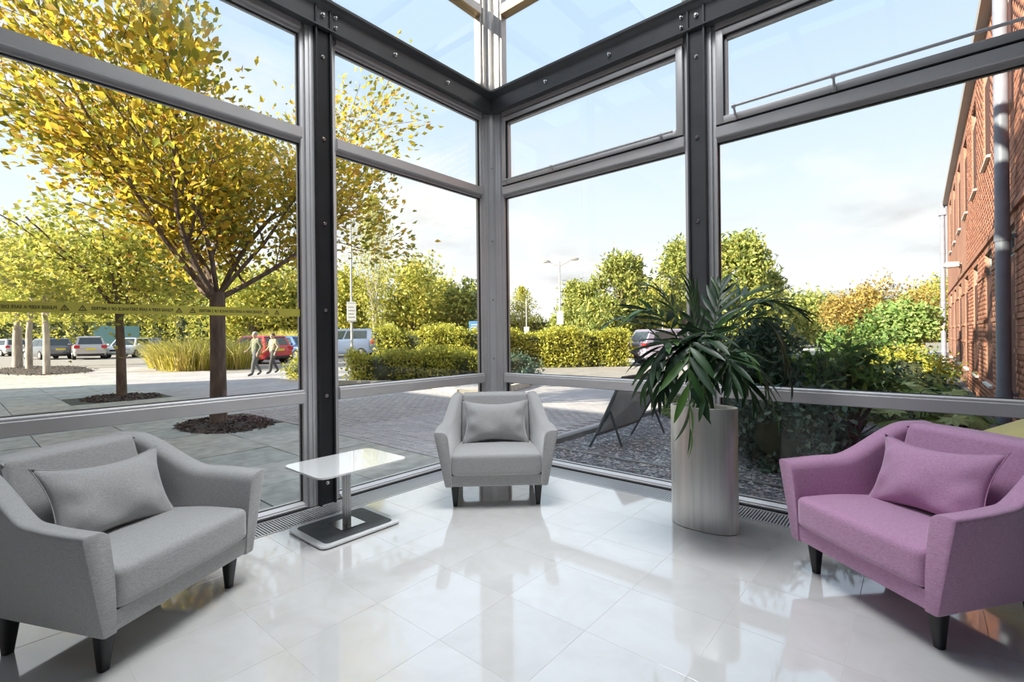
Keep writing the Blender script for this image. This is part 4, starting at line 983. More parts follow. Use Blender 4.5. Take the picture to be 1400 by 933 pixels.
def mulch(loc, rx, ry, label, n=700, seed=1):
    m_ = thing('mulch_bed', label, 'mulch', (loc[0], loc[1], GZ), 0, 'mulch beds under the street trees')
    q = MB(); R_ = random.Random(seed); ring = [(rx*(1 + R_.uniform(-0.08, 0.08))*math.cos(2*PI*k/24), ry*(1 + R_.uniform(-0.08, 0.08))*math.sin(2*PI*k/24)) for k in range(24)]
    q.loft([[(x, y, -0.02) for x, y in ring], [(x*0.97, y*0.97, 0.006) for x, y in ring], [(x*0.3, y*0.3, 0.05) for x, y in ring]]); q.build('soil', mat('dark_mulch', (0.07, 0.055, 0.05), 0.95, 0, 0.5, 30, 1.0, 50), m_, smooth=True)
    r = np.random.default_rng(seed); a = r.uniform(0, 6.28, n); rad = np.sqrt(r.random(n)) * 1.08
    pts = np.stack([rx*rad*np.cos(a), ry*rad*np.sin(a), 0.055*(1 - np.minimum(rad, 1)) + 0.012], 1)
    leaves('bark_chips', pts, 0.06, piece_mat('bark_chip', [(0.06, 0.045, 0.04), (0.14, 0.10, 0.085), (0.26, 0.20, 0.17)], 0.9, 0.2, 40) if 'bark_chip' not in MATS else MATS['bark_chip'], m_, flat=0.8, aspect=0.5, seed=seed)
mulch((-4.46, -1.02), 0.80, 0.55, 'dark bark mulch around the foot of the largest tree', 900, 2)
mulch((-10.07, -1.17), 0.85, 0.65, 'dark bark mulch around the second tree from the window', 600, 3)
mulch((-26.5, -0.9), 5.0, 1.6, 'long planted mulch bed under the far left trees', 900, 4)

def crown_pts(cen, rad, n, clumps, seed, shell=0.55, csize=0.22, power=1.0):
    r = np.random.default_rng(seed); u = r.normal(size=(clumps, 3)); u /= np.linalg.norm(u, axis=1, keepdims=True)
    rr = shell + (1 - shell) * r.random((clumps, 1))**power
    c = u * rr * np.array(rad) + np.array(cen)
    i = r.integers(0, clumps, n); s = csize * (0.6 + 0.8*r.random(clumps))[i][:, None]
    return c[i] + r.normal(size=(n, 3)) * s * np.array(rad).mean() * 0.75
def tree(name, label, base, h, crad, cz, n, leaf, m, seed, bark=None, group=None, trunk_r=0.14, clumps=90, shell=0.45, csize=0.2, limbs=6, pts=None, flat=0.2, aspect=0.6):
    t = thing(name, label, 'tree', base, 0, group); R_ = random.Random(seed); bark = bark or BARK
    q = MB(); fork = max(0.25*h, cz - crad[2]*0.9)
    q.tube([(0,0,-0.1), (R_.uniform(-.05,.05), 0, fork*0.6), (R_.uniform(-.1,.1), R_.uniform(-.1,.1), fork), (0, 0, cz + crad[2]*0.5)], [trunk_r*1.2, trunk_r, trunk_r*0.85, trunk_r*0.2], 10); q.build('trunk', bark, t, smooth=True)
    q = MB()
    for k in range(limbs):
        a = 2*PI*k/limbs + R_.uniform(-.3,.3); e = R_.uniform(0.5, 0.85); zz = cz + crad[2]*R_.uniform(-0.35, 0.75)
        p1 = Vector((crad[0]*e*math.cos(a), crad[1]*e*math.sin(a), zz)); p0 = Vector((0, 0, fork*R_.uniform(0.85, 1.15))); q.tube([p0, (p0*0.55 + p1*0.45) + Vector((0,0,0.1*h*R_.random()*0.5)), p1], [trunk_r*0.55, trunk_r*0.32, 0.015], 6)
        for z in range(2):
            p2 = p1 * R_.uniform(0.7, 1.05) + Vector((R_.uniform(-1,1), R_.uniform(-1,1), R_.uniform(-.3,1)))*crad[0]*0.4; pm = p0*0.4 + p1*0.6; q.tube([pm, (pm+p2)/2 + Vector((0,0,0.1)), p2], [trunk_r*0.22, trunk_r*0.14, 0.01], 5)
    q.build('branches', bark, t, smooth=True)
    if pts is None: pts = crown_pts((0, 0, cz), crad, n, clumps, seed, shell, csize)
    leaves('foliage', pts, leaf, m, t, flat=flat, aspect=aspect, seed=seed)
    return t
def GP(px, d, z=GZ):
    p = P(px, 460, d); return Vector((p.x, p.y, z))
# street-tree row continuing left
tree('street_tree', 'slimmer street tree second from the window behind the tape', (-10.07, -1.17, GZ), 4.6, (2.0, 1.9, 1.25), 3.05, 8500, 0.12, Y_GREEN, 31, BARK, 'row of street trees', 0.085, 80, 0.3, 0.22, 9)
tree('street_tree', 'pale trunked street tree third from the window', (*G(64, 511)[:2], GZ), 5.4, (2.4, 2.3, 1.6), 3.9, 6000, 0.16, Y_GREEN, 32, BARK_P, 'row of street trees', 0.10, 80, 0.3, 0.22)
tree('street_tree', 'slim pale trunk between the two other far left trees', (*G(40, 505)[:2], GZ), 5.4, (2.2, 2.2, 1.5), 4.0, 5000, 0.17, Y_GREEN, 33, BARK_P, 'row of street trees', 0.11, 70, 0.3, 0.22)
tree('street_tree', 'thick leaning pale trunk at the far left end of the row', (*G(24, 502)[:2], GZ), 5.6, (2.6, 2.4, 1.6), 4.1, 5000, 0.18, Y_GREEN, 34, BARK_P, 'row of street trees', 0.17, 70, 0.3, 0.22)
# background trees: (pixel x, depth, height, half width, label, material)
BG = [(20, 62, 11, 6.0, 'tall yellow green tree at the extreme left behind the parked cars', Y_GREEN), (95, 58, 9.5, 5.5, 'rounded tree behind the silver hatchback', Y_GREEN),
      (165, 60, 10, 5.5, 'broad tree behind the white car', Y_GREEN), (235, 52, 8.5, 5.0, 'tree rising above the tall grasses on the left', Y_GREEN), (300, 56, 10, 5.5, 'tree seen just behind the largest trunk', Y_GREEN),
      (345, 44, 8.2, 4.2, 'bright tree between the largest trunk and the blue car', Y_GREEN), (395, 46, 8.8, 4.2, 'bright tree directly above the blue car', Y_GREEN),
      (470, 44, 8.0, 2.6, 'pale tree behind the lamp post with a white sign', Y_GREEN), (565, 46, 9.0, 3.3, 'rounded yellow green tree left of centre above the hedge', Y_GREEN),
      (600, 52, 8.3, 3.0, 'rounded tree right of the tall feathery one', Y_GREEN), (640, 48, 7.0, 2.2, 'darker tree above the blue sign', PINE_G), (905, 50, 7.2, 3.0, 'low tree between the pine and the planter palm', Y_GREEN),
      (1275, 60, 7.8, 4.2, 'bright tree at the far end of the brick facade', Y_GREEN), (1090, 44, 5.0, 3.4, 'low dark tree under the distant grey roof', PINE_G)]
for k, (px, d, h, r, lab, m) in enumerate(BG):
    b_ = GP(px, d); tree('background_tree', lab, b_, h, (r, r, h*0.44), h*0.54, 5200, 0.40, m, 50 + k, BARK, 'trees beyond the car park', 0.18, 70, 0.35, 0.24)
# tall feathery tree left of centre
def feathery(px, d, h, r, label, seed, m, n=4200, leaf=0.26):
    R_ = np.random.default_rng(seed); z = R_.random(n)**0.8; a = R_.uniform(0, 6.28, n); rad = r * np.sin(PI*np.clip(z*0.93 + 0.05, 0, 1))**0.7 * np.sqrt(R_.random(n)) * (0.7 + 0.3*np.sin(a*5 + z*9))
    pts = np.stack([rad*np.cos(a), rad*np.sin(a), h*0.16 + z*h*0.84], 1)
    tree('background_tree', label, GP(px, d), h, (r*0.6, r*0.6, h*0.4), h*0.55, 0, leaf, m, seed, BARK_P, 'trees beyond the car park', 0.14, pts=pts, flat=-0.3, aspect=0.35)
feathery(512, 40, 13.2, 2.6, 'tall feathery yellow tree left of centre', 71, Y_GREEN)
feathery(714, 52, 6.6, 2.1, 'slender birch like tree just right of the corner post', 72, Y_GREEN, 2600, 0.3)
# pine group right of centre
def pine(px, d, h, r, label, seed, n=5200):
    R_ = np.random.default_rng(seed); K = 46; zc = 0.10 + 0.88*R_.random(K); ac = R_.uniform(0, 6.28, K)
    prof = np.where(zc < 0.35, 0.8 + 0.57*zc, 1.0 - (zc - 0.35)**1.3*1.35); rc = r*np.clip(prof, 0.12, 1)*(0.55 + 0.4*R_.random(K))
    c = np.stack([rc*np.cos(ac), rc*np.sin(ac), zc*h], 1); i = R_.integers(0, K, n)
    pts = c[i] + R_.normal(size=(n, 3))*np.array([0.30, 0.30, 0.22])*r*0.55
    pts = pts[pts[:, 2] > 0.05]
    tree('pine_tree', label, GP(px, d), h, (r*0.6, r*0.6, h*0.35), h*0.5, 0, 0.34, PINE_G, seed, BARK, 'pines behind the hedge', 0.16, pts=pts, flat=-0.2, aspect=0.42)
pine(850, 34, 6.6, 2.6, 'tall broad pine right of the double lamp post', 81, 14000); pine(795, 35, 5.0, 2.2, 'lower pine left of the tall pine', 82, 9000); pine(825, 31, 3.6, 1.8, 'small bushy pine in front of the tall pine', 83, 7000)
pine(935, 36, 8.2, 2.4, 'layered conifer rising behind the steel column', 84, 6000); pine(1010, 27, 6.7, 2.2, 'large bright conifer right of the steel column', 85, 11000); pine(1045, 30, 5.0, 1.8, 'smaller conifer behind the palm on the right', 86, 7000)

# hedges and shrubs
def hedge(name, label, a, c, w, h, m, seed, n, leaf=0.10, wob=0.05):
    a, c = Vector(a), Vector(c); L = (c - a).length; rz = math.atan2(c.y - a.y, c.x - a.x); mid = (a + c)/2
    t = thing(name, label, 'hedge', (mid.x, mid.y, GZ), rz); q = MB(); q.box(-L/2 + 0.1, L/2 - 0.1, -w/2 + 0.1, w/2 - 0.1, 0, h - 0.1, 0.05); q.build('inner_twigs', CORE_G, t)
    r = np.random.default_rng(seed); f = r.random(n); x = r.uniform(-L/2, L/2, n); y = np.empty(n); z = np.empty(n)
    top = f < w/(w + 2*h); y[top] = r.uniform(-w/2, w/2, top.sum()); z[top] = h
    sd = ~top; y[sd] = np.where(r.random(sd.sum()) < 0.5, -w/2, w/2); z[sd] = r.uniform(0, h, sd.sum())
    bumpv = wob*np.sin(x*2.3 + 1) + wob*0.7*np.sin(x*5.1 + y*3) + wob*0.6*np.sin(z*6 + x*3)
    pts = np.stack([x, y*(1 + bumpv/w*2), z + bumpv*(z/h)], 1) + r.normal(size=(n, 3))*0.075
    pts[:, 2] = np.maximum(pts[:, 2], 0.02); leaves('foliage', pts, leaf, m, t, seed=seed); return t
def shrub(name, label, base, rad, n, leaf, m, seed, clumps=30, core=True, cat='shrub', group=None, stems=0, aspect=0.55, flat=0.0, zc=None):
    t = thing(name, label, cat, base, 0, group); zc = rad[2]*0.85 if zc is None else zc
    if core:
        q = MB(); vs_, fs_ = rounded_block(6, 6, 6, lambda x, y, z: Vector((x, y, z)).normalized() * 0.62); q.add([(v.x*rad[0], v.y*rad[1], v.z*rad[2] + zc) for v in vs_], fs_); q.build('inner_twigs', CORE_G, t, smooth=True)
    R_ = random.Random(seed); q = MB()
    for k in range(max(3, stems)):
        a = R_.uniform(0, 6.28); q.tube([(0.04*math.cos(a), 0.04*math.sin(a), -0.02), (rad[0]*0.25*math.cos(a), rad[1]*0.25*math.sin(a), zc*0.6), (rad[0]*0.6*math.cos(a), rad[1]*0.6*math.sin(a), zc*1.2)], [0.028, 0.02, 0.006], 6)
    q.build('stems', BARK, t, smooth=True)
    pts = crown_pts((0, 0, zc), rad, n, clumps, seed, 0.6, 0.2); pts[:, 2] = np.maximum(pts[:, 2], 0.03)
    leaves('foliage', pts, leaf, m, t, seed=seed, aspect=aspect, flat=flat); return t
gp = lambda px, py: Vector((*G(px, py)[:2], GZ))
def gq(px, py, r):      # garden plants stay clear of the facade
    v = gp(px, py); v.x = min(v.x, FX - 0.08 - r); return v
hedge('clipped_hedge', 'long clipped yellow green hedge across the view beyond the drive', gp(668, 503) + FWD*0.8, gp(860, 500) + FWD*0.8, 1.5, 1.32, HEDGE_G, 91, 16000, 0.13, 0.09)
hedge('clipped_hedge', 'clipped hedge left of the corner post behind the low shrubs', gp(497, 509) + FWD*2.2, gp(690, 504) + FWD*1.0, 1.8, 1.45, HEDGE_G, 92, 14000, 0.13, 0.12)
hedge('low_hedge', 'low bushy hedge along the kerb left of the corner post', gp(470, 521) + FWD*0.6, gp(672, 516) + FWD*0.6, 1.1, 0.72, HEDGE_G, 93, 10000, 0.11, 0.14)
shrub('round_shrub', 'dark rounded shrub on the kerb just right of the corner post', gp(704, 528) + FWD*0.5, (0.62, 0.62, 0.48), 3200, 0.07, DARK_G, 94)
shrub('low_shrub', 'low yellow green shrub beside the blue car', gp(418, 517), (0.75, 0.6, 0.42), 1800, 0.09, HEDGE_G, 95)
KB = mat('pale_kerb_stone', (0.46, 0.44, 0.40), 0.85, 0, 0.15, 6, 0.3, 30)
def kerb(label, pts, w=0.14, h=0.14):
    t = thing('kerb', label, 'kerb', (pts[0].x, pts[0].y, GZ)); pr = None
    for k in range(len(pts) - 1):
        a, c = pts[k] - pts[0], pts[k+1] - pts[0]; d = (c - a); L = d.length; n = max(1, round(L/0.9)); d.normalize(); s = Vector((-d.y, d.x, 0))*w/2
        for j in range(n):
            p0 = a + d*(L*j/n + 0.006); p1 = a + d*(L*(j+1)/n - 0.006); q = MB(); q.loft([[p0 - s, p0 + s, p0 + s + Vector((0,0,h)), p0 - s*0.8 + Vector((0,0,h))], [p1 - s, p1 + s, p1 + s + Vector((0,0,h)), p1 - s*0.8 + Vector((0,0,h))]]); q.build('kerb_stone', KB, t)
z0_ = lambda px, py: Vector((*G(px, py)[:2], 0))
kerb('pale stone kerb around the planted island by the corner post', [z0_(455, 526), z0_(560, 527), z0_(600, 531), z0_(628, 540), z0_(668, 539), z0_(700, 533), z0_(722, 527)])
def GL(px, d): p = GP(px, d); return Vector((p.x, p.y, 0))
hedge('distant_hedgerow', 'tall hedgerow behind the cars on the left', GL(-20, 52), GL(250, 52), 3.0, 3.4, Y_GREEN, 96, 9000, 0.36, 0.35)
hedge('distant_hedgerow', 'tall hedgerow behind the largest trunk and the blue car', GL(255, 48), GL(455, 46), 3.0, 3.6, Y_GREEN, 97, 8000, 0.36, 0.35)
hedge('distant_hedgerow', 'tall hedgerow behind the clipped hedges in the middle', GL(455, 50), GL(960, 58), 3.0, 2.9, Y_GREEN, 98, 11000, 0.38, 0.35)
hedge('distant_hedgerow', 'tall hedgerow beyond the garden on the right', GL(960, 52), GL(1330, 62), 3.0, 2.6, Y_GREEN, 99, 8000, 0.38, 0.3)
# tall ornamental grasses
def grasses(label, base, rx, ry, h, n, seed):
    t = thing('ornamental_grass', label, 'grass', base); r = np.random.default_rng(seed); a = r.uniform(0, 6.28, n); q = np.sqrt(r.random(n))
    x, y = rx*q*np.cos(a), ry*q*np.sin(a); p = np.stack([x, y, np.zeros(n)], 1)
    out = np.stack([x/rx, y/ry, np.zeros(n)], 1)*0.30 + r.normal(size=(n, 3))*0.22; out[:, 2] = 0; hh = h*(0.45 + 0.6*r.random(n))
    mid = p + out*hh[:, None]*0.5; mid[:, 2] = hh*0.62; tip = p + out*hh[:, None]*1.25; tip[:, 2] = hh*(0.82 + 0.2*r.random(n))
    b_ = r.uniform(0, 6.28, n); s = np.stack([np.cos(b_), np.sin(b_), np.zeros(n)], 1)*0.014
    V = np.stack([p - s, p + s, mid + s, mid - s, tip + s*0.4, tip - s*0.4], 1).reshape(-1, 3); k = np.arange(n)[:, None]*6
    F = np.concatenate([k + [0,1,2,3], k + [3,2,4,5]], 1).reshape(-1, 4); np_mesh('blades', V, F, GRASS_Y, t, stuff=True)
    return t
grasses('big clump of straw yellow ornamental grass left of the largest trunk', gp(262, 504), 1.7, 1.2, 1.35, 3200, 101)
grasses('straw yellow ornamental grass just right of the largest trunk', gp(318, 503), 1.0, 0.8, 1.25, 1700, 102)
grasses('small ornamental grass at the left end of the grass bank', gp(226, 502), 0.7, 0.6, 1.05, 900, 103)
grasses('pale feathery grass behind the two people', GP(385, 34), 2.4, 0.8, 1.9, 3000, 104)

# garden on the right
def fatsia(label, base, n, seed, spread=0.5, hgt=0.6, ls=0.17):
    t = thing('broad_leaved_plant', label, 'plant', base, 0, 'broad leaved plants below the facade'); R_ = random.Random(seed)
    if 'fatsia' not in bpy.data.meshes:
        pts = []
        for k in range(15):
            a = -2.5 + 5.0*k/14; r = 1.0 if k % 2 == 0 else 0.58; pts.append((r*math.cos(a)*0.9 + 0.1, r*math.sin(a), -0.16*r*r))
        me = bpy.data.meshes.new('fatsia'); me.from_pydata([(0,0,0)] + pts, [], [(0, k+1, k+2) for k in range(14)]); me.materials.append(LIME_G)
    me = bpy.data.meshes['fatsia']; st = MB()
    for k in range(n):
        a = R_.uniform(0, 6.28); q = math.sqrt(R_.random())*spread; z = hgt*R_.uniform(0.55, 1.0)*(1 - 0.35*q/spread); p = Vector((q*math.cos(a), q*math.sin(a), z))
        st.tube([(p.x*0.2, p.y*0.2, 0), (p.x*0.6, p.y*0.6, z*0.7), p], [0.009, 0.007, 0.005], 5)
        s = ls*R_.uniform(0.75, 1.25)
        inst(me, 'leaf', t, Matrix.Translation(p) @ Euler((R_.uniform(-.35,.35), R_.uniform(0.0, 0.6), a)).to_matrix().to_4x4() @ Matrix.Scale(s, 4))
    st.build('stalks', mat('green_stalk', (0.10, 0.18, 0.05), 0.6), t, smooth=True)
FP = [(1165, 590, 'leftmost of the bank, beside the dark stems'), (1215, 575, 'in the middle of the bank behind the transom'), (1255, 600, 'directly above the mauve armchair back'), (1290, 572, 'right of the middle, towards the facade'), (1320, 602, 'nearest the yellow bin'), (1235, 556, 'at the back of the bank below the small tree'), (1190, 557, 'at the back left of the bank'), (1310, 552, 'at the back right by the facade sills')]
for k, (px, py, lab) in enumerate(FP):
    fatsia('bright green broad leaved plant ' + lab, gq(px, py, 0.66), 26, 110 + k, 0.5, 0.62)
shrub('tall_dark_shrub', 'tall dark blue green shrub close to the glass behind the palm', gp(1040, 622), (0.42, 0.45, 0.72), 5200, 0.10, DARK_G, 121, 40, aspect=0.35)
shrub('tall_dark_shrub', 'dark shrub left of the multi stemmed shrub, behind the glass', gp(1095, 590), (0.50, 0.50, 0.50), 5200, 0.11, SHRUB_G, 122, 40, aspect=0.4)
def multistem(label, base, h, r, seed, m, n):
    t = thing('multi_stem_shrub', label, 'shrub', base); R_ = random.Random(seed); q = MB(); tips = []
    for k in range(7):
        a = 2*PI*k/7 + R_.uniform(-.3,.3); p2 = Vector((r*0.75*math.cos(a), r*0.75*math.sin(a), h*R_.uniform(0.65, 0.9))); q.tube([(0.08*math.cos(a), 0.08*math.sin(a), -0.03), p2*0.45 + Vector((0,0,h*0.05)), p2], [0.035, 0.026, 0.010], 7); tips.append(p2)
    q.build('stems', mat('dark_red_stem', (0.09, 0.045, 0.04), 0.8, 0, 0.3, 20), t, smooth=True)
    leaves('foliage', crown_pts((0, 0, h*0.78), (r, r, h*0.30), n, 40, seed, 0.3, 0.25), 0.10, m, t, seed=seed)
multistem('dark red multi stemmed shrub behind the mauve armchair arm', gp(1150, 625), 1.0, 0.42, 123, SHRUB_G, 1700)
shrub('copper_shrub', 'large golden copper shrub lit by sun above the garden', GP(1205, 24.5), (2.5, 2.2, 1.45), 9000, 0.17, COPPER, 124, 60, zc=2.1)
shrub('dark_shrub', 'dark reddish shrub under the golden copper shrub', gp(1182, 528), (0.8, 0.8, 0.8), 3600, 0.10, SHRUB_G, 125, 40)
shrub('small_tree', 'small bright green layered tree in front of the far facade', gq(1246, 521, 1.15), (0.85, 0.9, 0.5), 4200, 0.13, LIME_G, 126, 34, core=False, stems=5, flat=0.5, zc=1.45, cat='tree')
shrub('low_shrub', 'low rounded green shrub below the small tree', gq(1232, 538, 1.1), (0.85, 0.75, 0.48), 3000, 0.08, HEDGE_G, 127)
shrub('low_shrub', 'dark rounded low shrub right of the small tree', gq(1262, 528, 0.85), (0.6, 0.6, 0.42), 2800, 0.08, SHRUB_G, 128)
shrub('low_shrub', 'flat grey green shrub behind the broad leaved plants', gq(1225, 547, 1.3), (0.95, 0.6, 0.32), 3000, 0.07, DARK_G, 129)
shrub('low_shrub', 'small fresh green shrub behind the planter near the board', gp(925, 566), (0.28, 0.26, 0.22), 900, 0.05, LIME_G, 130)
shrub('low_shrub', 'dark low shrub at the glass between planter and mauve armchair', gp(1075, 640), (0.45, 0.35, 0.42), 2600, 0.07, DARK_G, 131)
shrub('flowering_shrub', 'small pink flowering plant beside the drainpipe', gq(1366, 596, 0.32), (0.22, 0.22, 0.25), 700, 0.045, leaf_mat('pink_flower', [(0, (0.2, 0.25, 0.08)), (0.5, (0.45, 0.2, 0.25)), (1, (0.65, 0.4, 0.45))], 0.3), 132)

# ================================================================== cars, people, signs, lamps
RUB = mat('tyre_rubber', (0.02, 0.02, 0.021), 0.85); HUB = mat('alloy_wheel', (0.45, 0.45, 0.46), 0.35, 0.7); CGL = mat('car_glass', (0.035, 0.05, 0.06), 0.06, 0, spec=0.9)
RED_L = mat('red_lamp_lens', (0.55, 0.03, 0.04), 0.2); CLR_L = mat('clear_lamp_lens', (0.8, 0.82, 0.85), 0.1, 0.2); PLY = mat('yellow_number_plate', (0.75, 0.60, 0.06), 0.5); PLW = mat('white_number_plate', (0.85, 0.85, 0.82), 0.5); TRIMB = mat('black_car_trim', (0.025, 0.025, 0.027), 0.6)
def car(label, base, heading, paint, L=4.2, W=1.78, H=1.5, van=False):
    t = thing('car', label, 'car', (base.x, base.y, GZ), heading, 'parked cars')
    hx, hw = L/2, W/2
    # body: stations along x with (x, half width, z bottom, z shoulder)
    st = [(-hx, 0.80, 0.42, 0.80), (-hx + 0.06, 0.90, 0.30, 0.90), (-hx + 0.35, 0.98, 0.22, 0.97), (-hx*0.45, 1.0, 0.20, 0.98), (0.1, 1.0, 0.20, 0.95), (hx*0.45, 1.0, 0.20, 0.93), (hx - 0.55, 0.97, 0.22, 0.86), (hx - 0.18, 0.88, 0.26, 0.76), (hx - 0.03, 0.76, 0.36, 0.64)]
    q = MB(); secs = []
    for x, w, z0, z1 in st:
        w *= hw; zz = z1*H/1.5
        secs.append([(x, y, z) for y, z in rpoly([(-w*0.92, z0), (w*0.92, z0), (w, z0 + 0.22), (w*0.985, zz - 0.08), (w*0.86, zz), (-w*0.86, zz), (-w*0.985, zz - 0.08), (-w, z0 + 0.22)], 0.05, 2)])
    q.loft(secs); q.build('body', paint, t, smooth=45)
    zs, zr = 0.93*H/1.5, H
    xr0, xr1 = (-hx + 0.10, hx*0.25) if not van else (-hx + 0.05, hx*0.45)
    xb0, xb1 = (-hx + 0.02 if not van else -hx + 0.0, hx*0.56 if not van else hx*0.72)
    rr0 = -hx + 0.42 if not van else -hx + 0.12
    wb_, wt = hw*0.86, hw*0.68 if not van else hw*0.78
    q = MB(); q.loft([[(xb0 + 0.06, -wb_, zs - 0.03), (xb1, -wb_, zs - 0.05), (xb1, wb_, zs - 0.05), (xb0 + 0.06, wb_, zs - 0.03)], [(rr0, -wt, zr - 0.05), (xr1, -wt, zr - 0.05), (xr1, wt, zr - 0.05), (rr0, wt, zr - 0.05)]]); q.build('cabin_pillars', paint, t)
    q = MB(); q.loft([[(rr0 - 0.06, -wt - 0.02, zr - 0.07), (xr1 + 0.05, -wt - 0.02, zr - 0.07), (xr1 + 0.05, wt + 0.02, zr - 0.07), (rr0 - 0.06, wt + 0.02, zr - 0.07)], [(rr0 + 0.05, -wt*0.9, zr), (xr1 - 0.1, -wt*0.9, zr), (xr1 - 0.1, wt*0.9, zr), (rr0 + 0.05, wt*0.9, zr)]]); q.build('roof', paint, t, smooth=True)
    def quad(name, pts, m):
        c = sum((Vector(p) for p in pts), Vector())/4; n = (Vector(pts[1]) - Vector(pts[0])).cross(Vector(pts[3]) - Vector(pts[0])).normalized()
        if n.dot(c - Vector((0, 0, 0.9))) < 0: n = -n
        qq = MB(); qq.loft([[Vector(p) - n*0.01 for p in pts], [Vector(p) + n*0.012 for p in pts]]); return qq.build(name, m, t)
    def lp(a, c, u): return Vector(a)*(1-u) + Vector(c)*u
    A0, A1 = (xb0 + 0.06, -wb_, zs - 0.03), (rr0, -wt, zr - 0.05); B0, B1 = (xb0 + 0.06, wb_, zs - 0.03), (rr0, wt, zr - 0.05); C0, C1 = (xb1, -wb_, zs - 0.05), (xr1, -wt, zr - 0.05); D0, D1 = (xb1, wb_, zs - 0.05), (xr1, wt, zr - 0.05)
    def face(p00, p10, p11, p01, u0, u1, v0, v1): return [lp(lp(p00, p10, u), lp(p01, p11, u), v) for u, v in ((u0, v0), (u1, v0), (u1, v1), (u0, v1))]
    quad('rear_window', face(A0, B0, B1, A1, 0.08, 0.92, 0.16, 0.88), CGL); quad('windscreen', face(C0, D0, D1, C1, 0.06, 0.94, 0.08, 0.93), CGL)
    for a0, a1, c0, c1 in ((A0, A1, C0, C1), (B0, B1, D0, D1)):
        quad('side_window', face(a0, c0, c1, a1, 0.10, 0.50, 0.14, 0.88), CGL); quad('side_window', face(a0, c0, c1, a1, 0.53, 0.90, 0.10, 0.88), CGL)
    for x in (-hx + 0.78, hx - 0.85):
        for s in (-1, 1):
            q = MB(); q.tube([(x, s*(hw - 0.20), 0.31), (x, s*(hw + 0.005), 0.31)], 0.31, 20); wv = q.build('wheel', RUB, t, smooth=40)
            q = MB(); q.tube([(x, s*(hw + 0.0), 0.31), (x, s*(hw + 0.014), 0.31)], [0.205, 0.19], 16); q.build('hub', HUB, wv)
    for s in (-1, 1):
        q = MB(); q.box(-hx - 0.01, -hx + 0.16, s*hw*0.60, s*hw*0.93, 0.72*H/1.5, 0.93*H/1.5, 0.03); q.build('tail_lamp', RED_L, t)
        q = MB(); q.box(hx - 0.22, hx - 0.02, s*hw*0.48, s*hw*0.86, 0.58*H/1.5, 0.74*H/1.5, 0.03); q.build('headlamp', CLR_L, t)
        q = MB(); q.box(hx*0.42, hx*0.50, s*(hw + 0.0), s*(hw + 0.16), zs, zs + 0.13, 0.02); q.build('door_mirror', paint, t)
    q = MB(); q.box(-hx - 0.012, -hx + 0.05, -0.27, 0.27, 0.66, 0.78); q.build('rear_plate', PLY, t)
    q = MB(); q.box(hx - 0.06, hx + 0.01, -0.27, 0.27, 0.36, 0.47); q.build('front_plate', PLW, t)
    q = MB(); q.box(hx - 0.10, hx + 0.0, -0.42, 0.42, 0.50, 0.62, 0.02); q.build('grille', TRIMB, t)
    q = MB(); q.box(-hx + 0.0, -hx + 0.1, -hw*0.78, hw*0.78, 0.28, 0.42, 0.03); q.build('rear_bumper_trim', TRIMB, t)
    return t
def paint(name, c, metal=0.3): return mat(name, c, 0.25, metal, 0.0, 1, coat=0.7)
def away(px): r = ray(px, 460); return math.atan2(r.y, r.x)
car('silver estate car at the extreme left edge of the car park', GP(8, 44), away(8) + 0.35, paint('silver_paint', (0.55, 0.56, 0.58)), 4.5, 1.8, 1.55)
car('dark grey hatchback with red tail lamps behind the pale trunks', GP(66, 35), away(66) + 0.3, paint('charcoal_paint', (0.17, 0.18, 0.21)), 4.2, 1.8, 1.5)
car('silver hatchback seen from behind with yellow number plate', GP(121, 34.5), away(121) + 0.05, paint('pale_silver_paint', (0.50, 0.49, 0.50)), 4.3, 1.85, 1.6)
car('white car facing the camera behind the second trunk', GP(177, 37.5), away(176) + PI - 0.35, paint('white_car_paint', (0.80, 0.81, 0.83), 0.0), 4.5, 1.85, 1.5)
car('dark car half hidden between the white car and the tall grass', GP(212, 42), away(212) + PI - 0.3, paint('black_car_paint', (0.06, 0.065, 0.08)), 4.3, 1.8, 1.5)
car('red hatchback behind the two people', GP(352, 25.5), away(352) + 0.55, paint('red_car_paint', (0.55, 0.035, 0.055), 0.1), 3.8, 1.7, 1.45)
car('blue car right of the red hatchback', GP(404, 29.5), away(404) + PI + 0.6, paint('blue_car_paint', (0.10, 0.17, 0.36)), 4.3, 1.8, 1.45)
car('blue van behind the lamp post with the white sign', GP(470, 33), away(470) + 1.2, paint('slate_blue_paint', (0.22, 0.28, 0.42)), 4.6, 1.9, 1.9, True)
car('lilac grey car parked at the right end of the clipped hedge', GP(925, 20.6), away(925) - 0.95, paint('lilac_paint', (0.40, 0.37, 0.50)), 4.1, 1.75, 1.5)

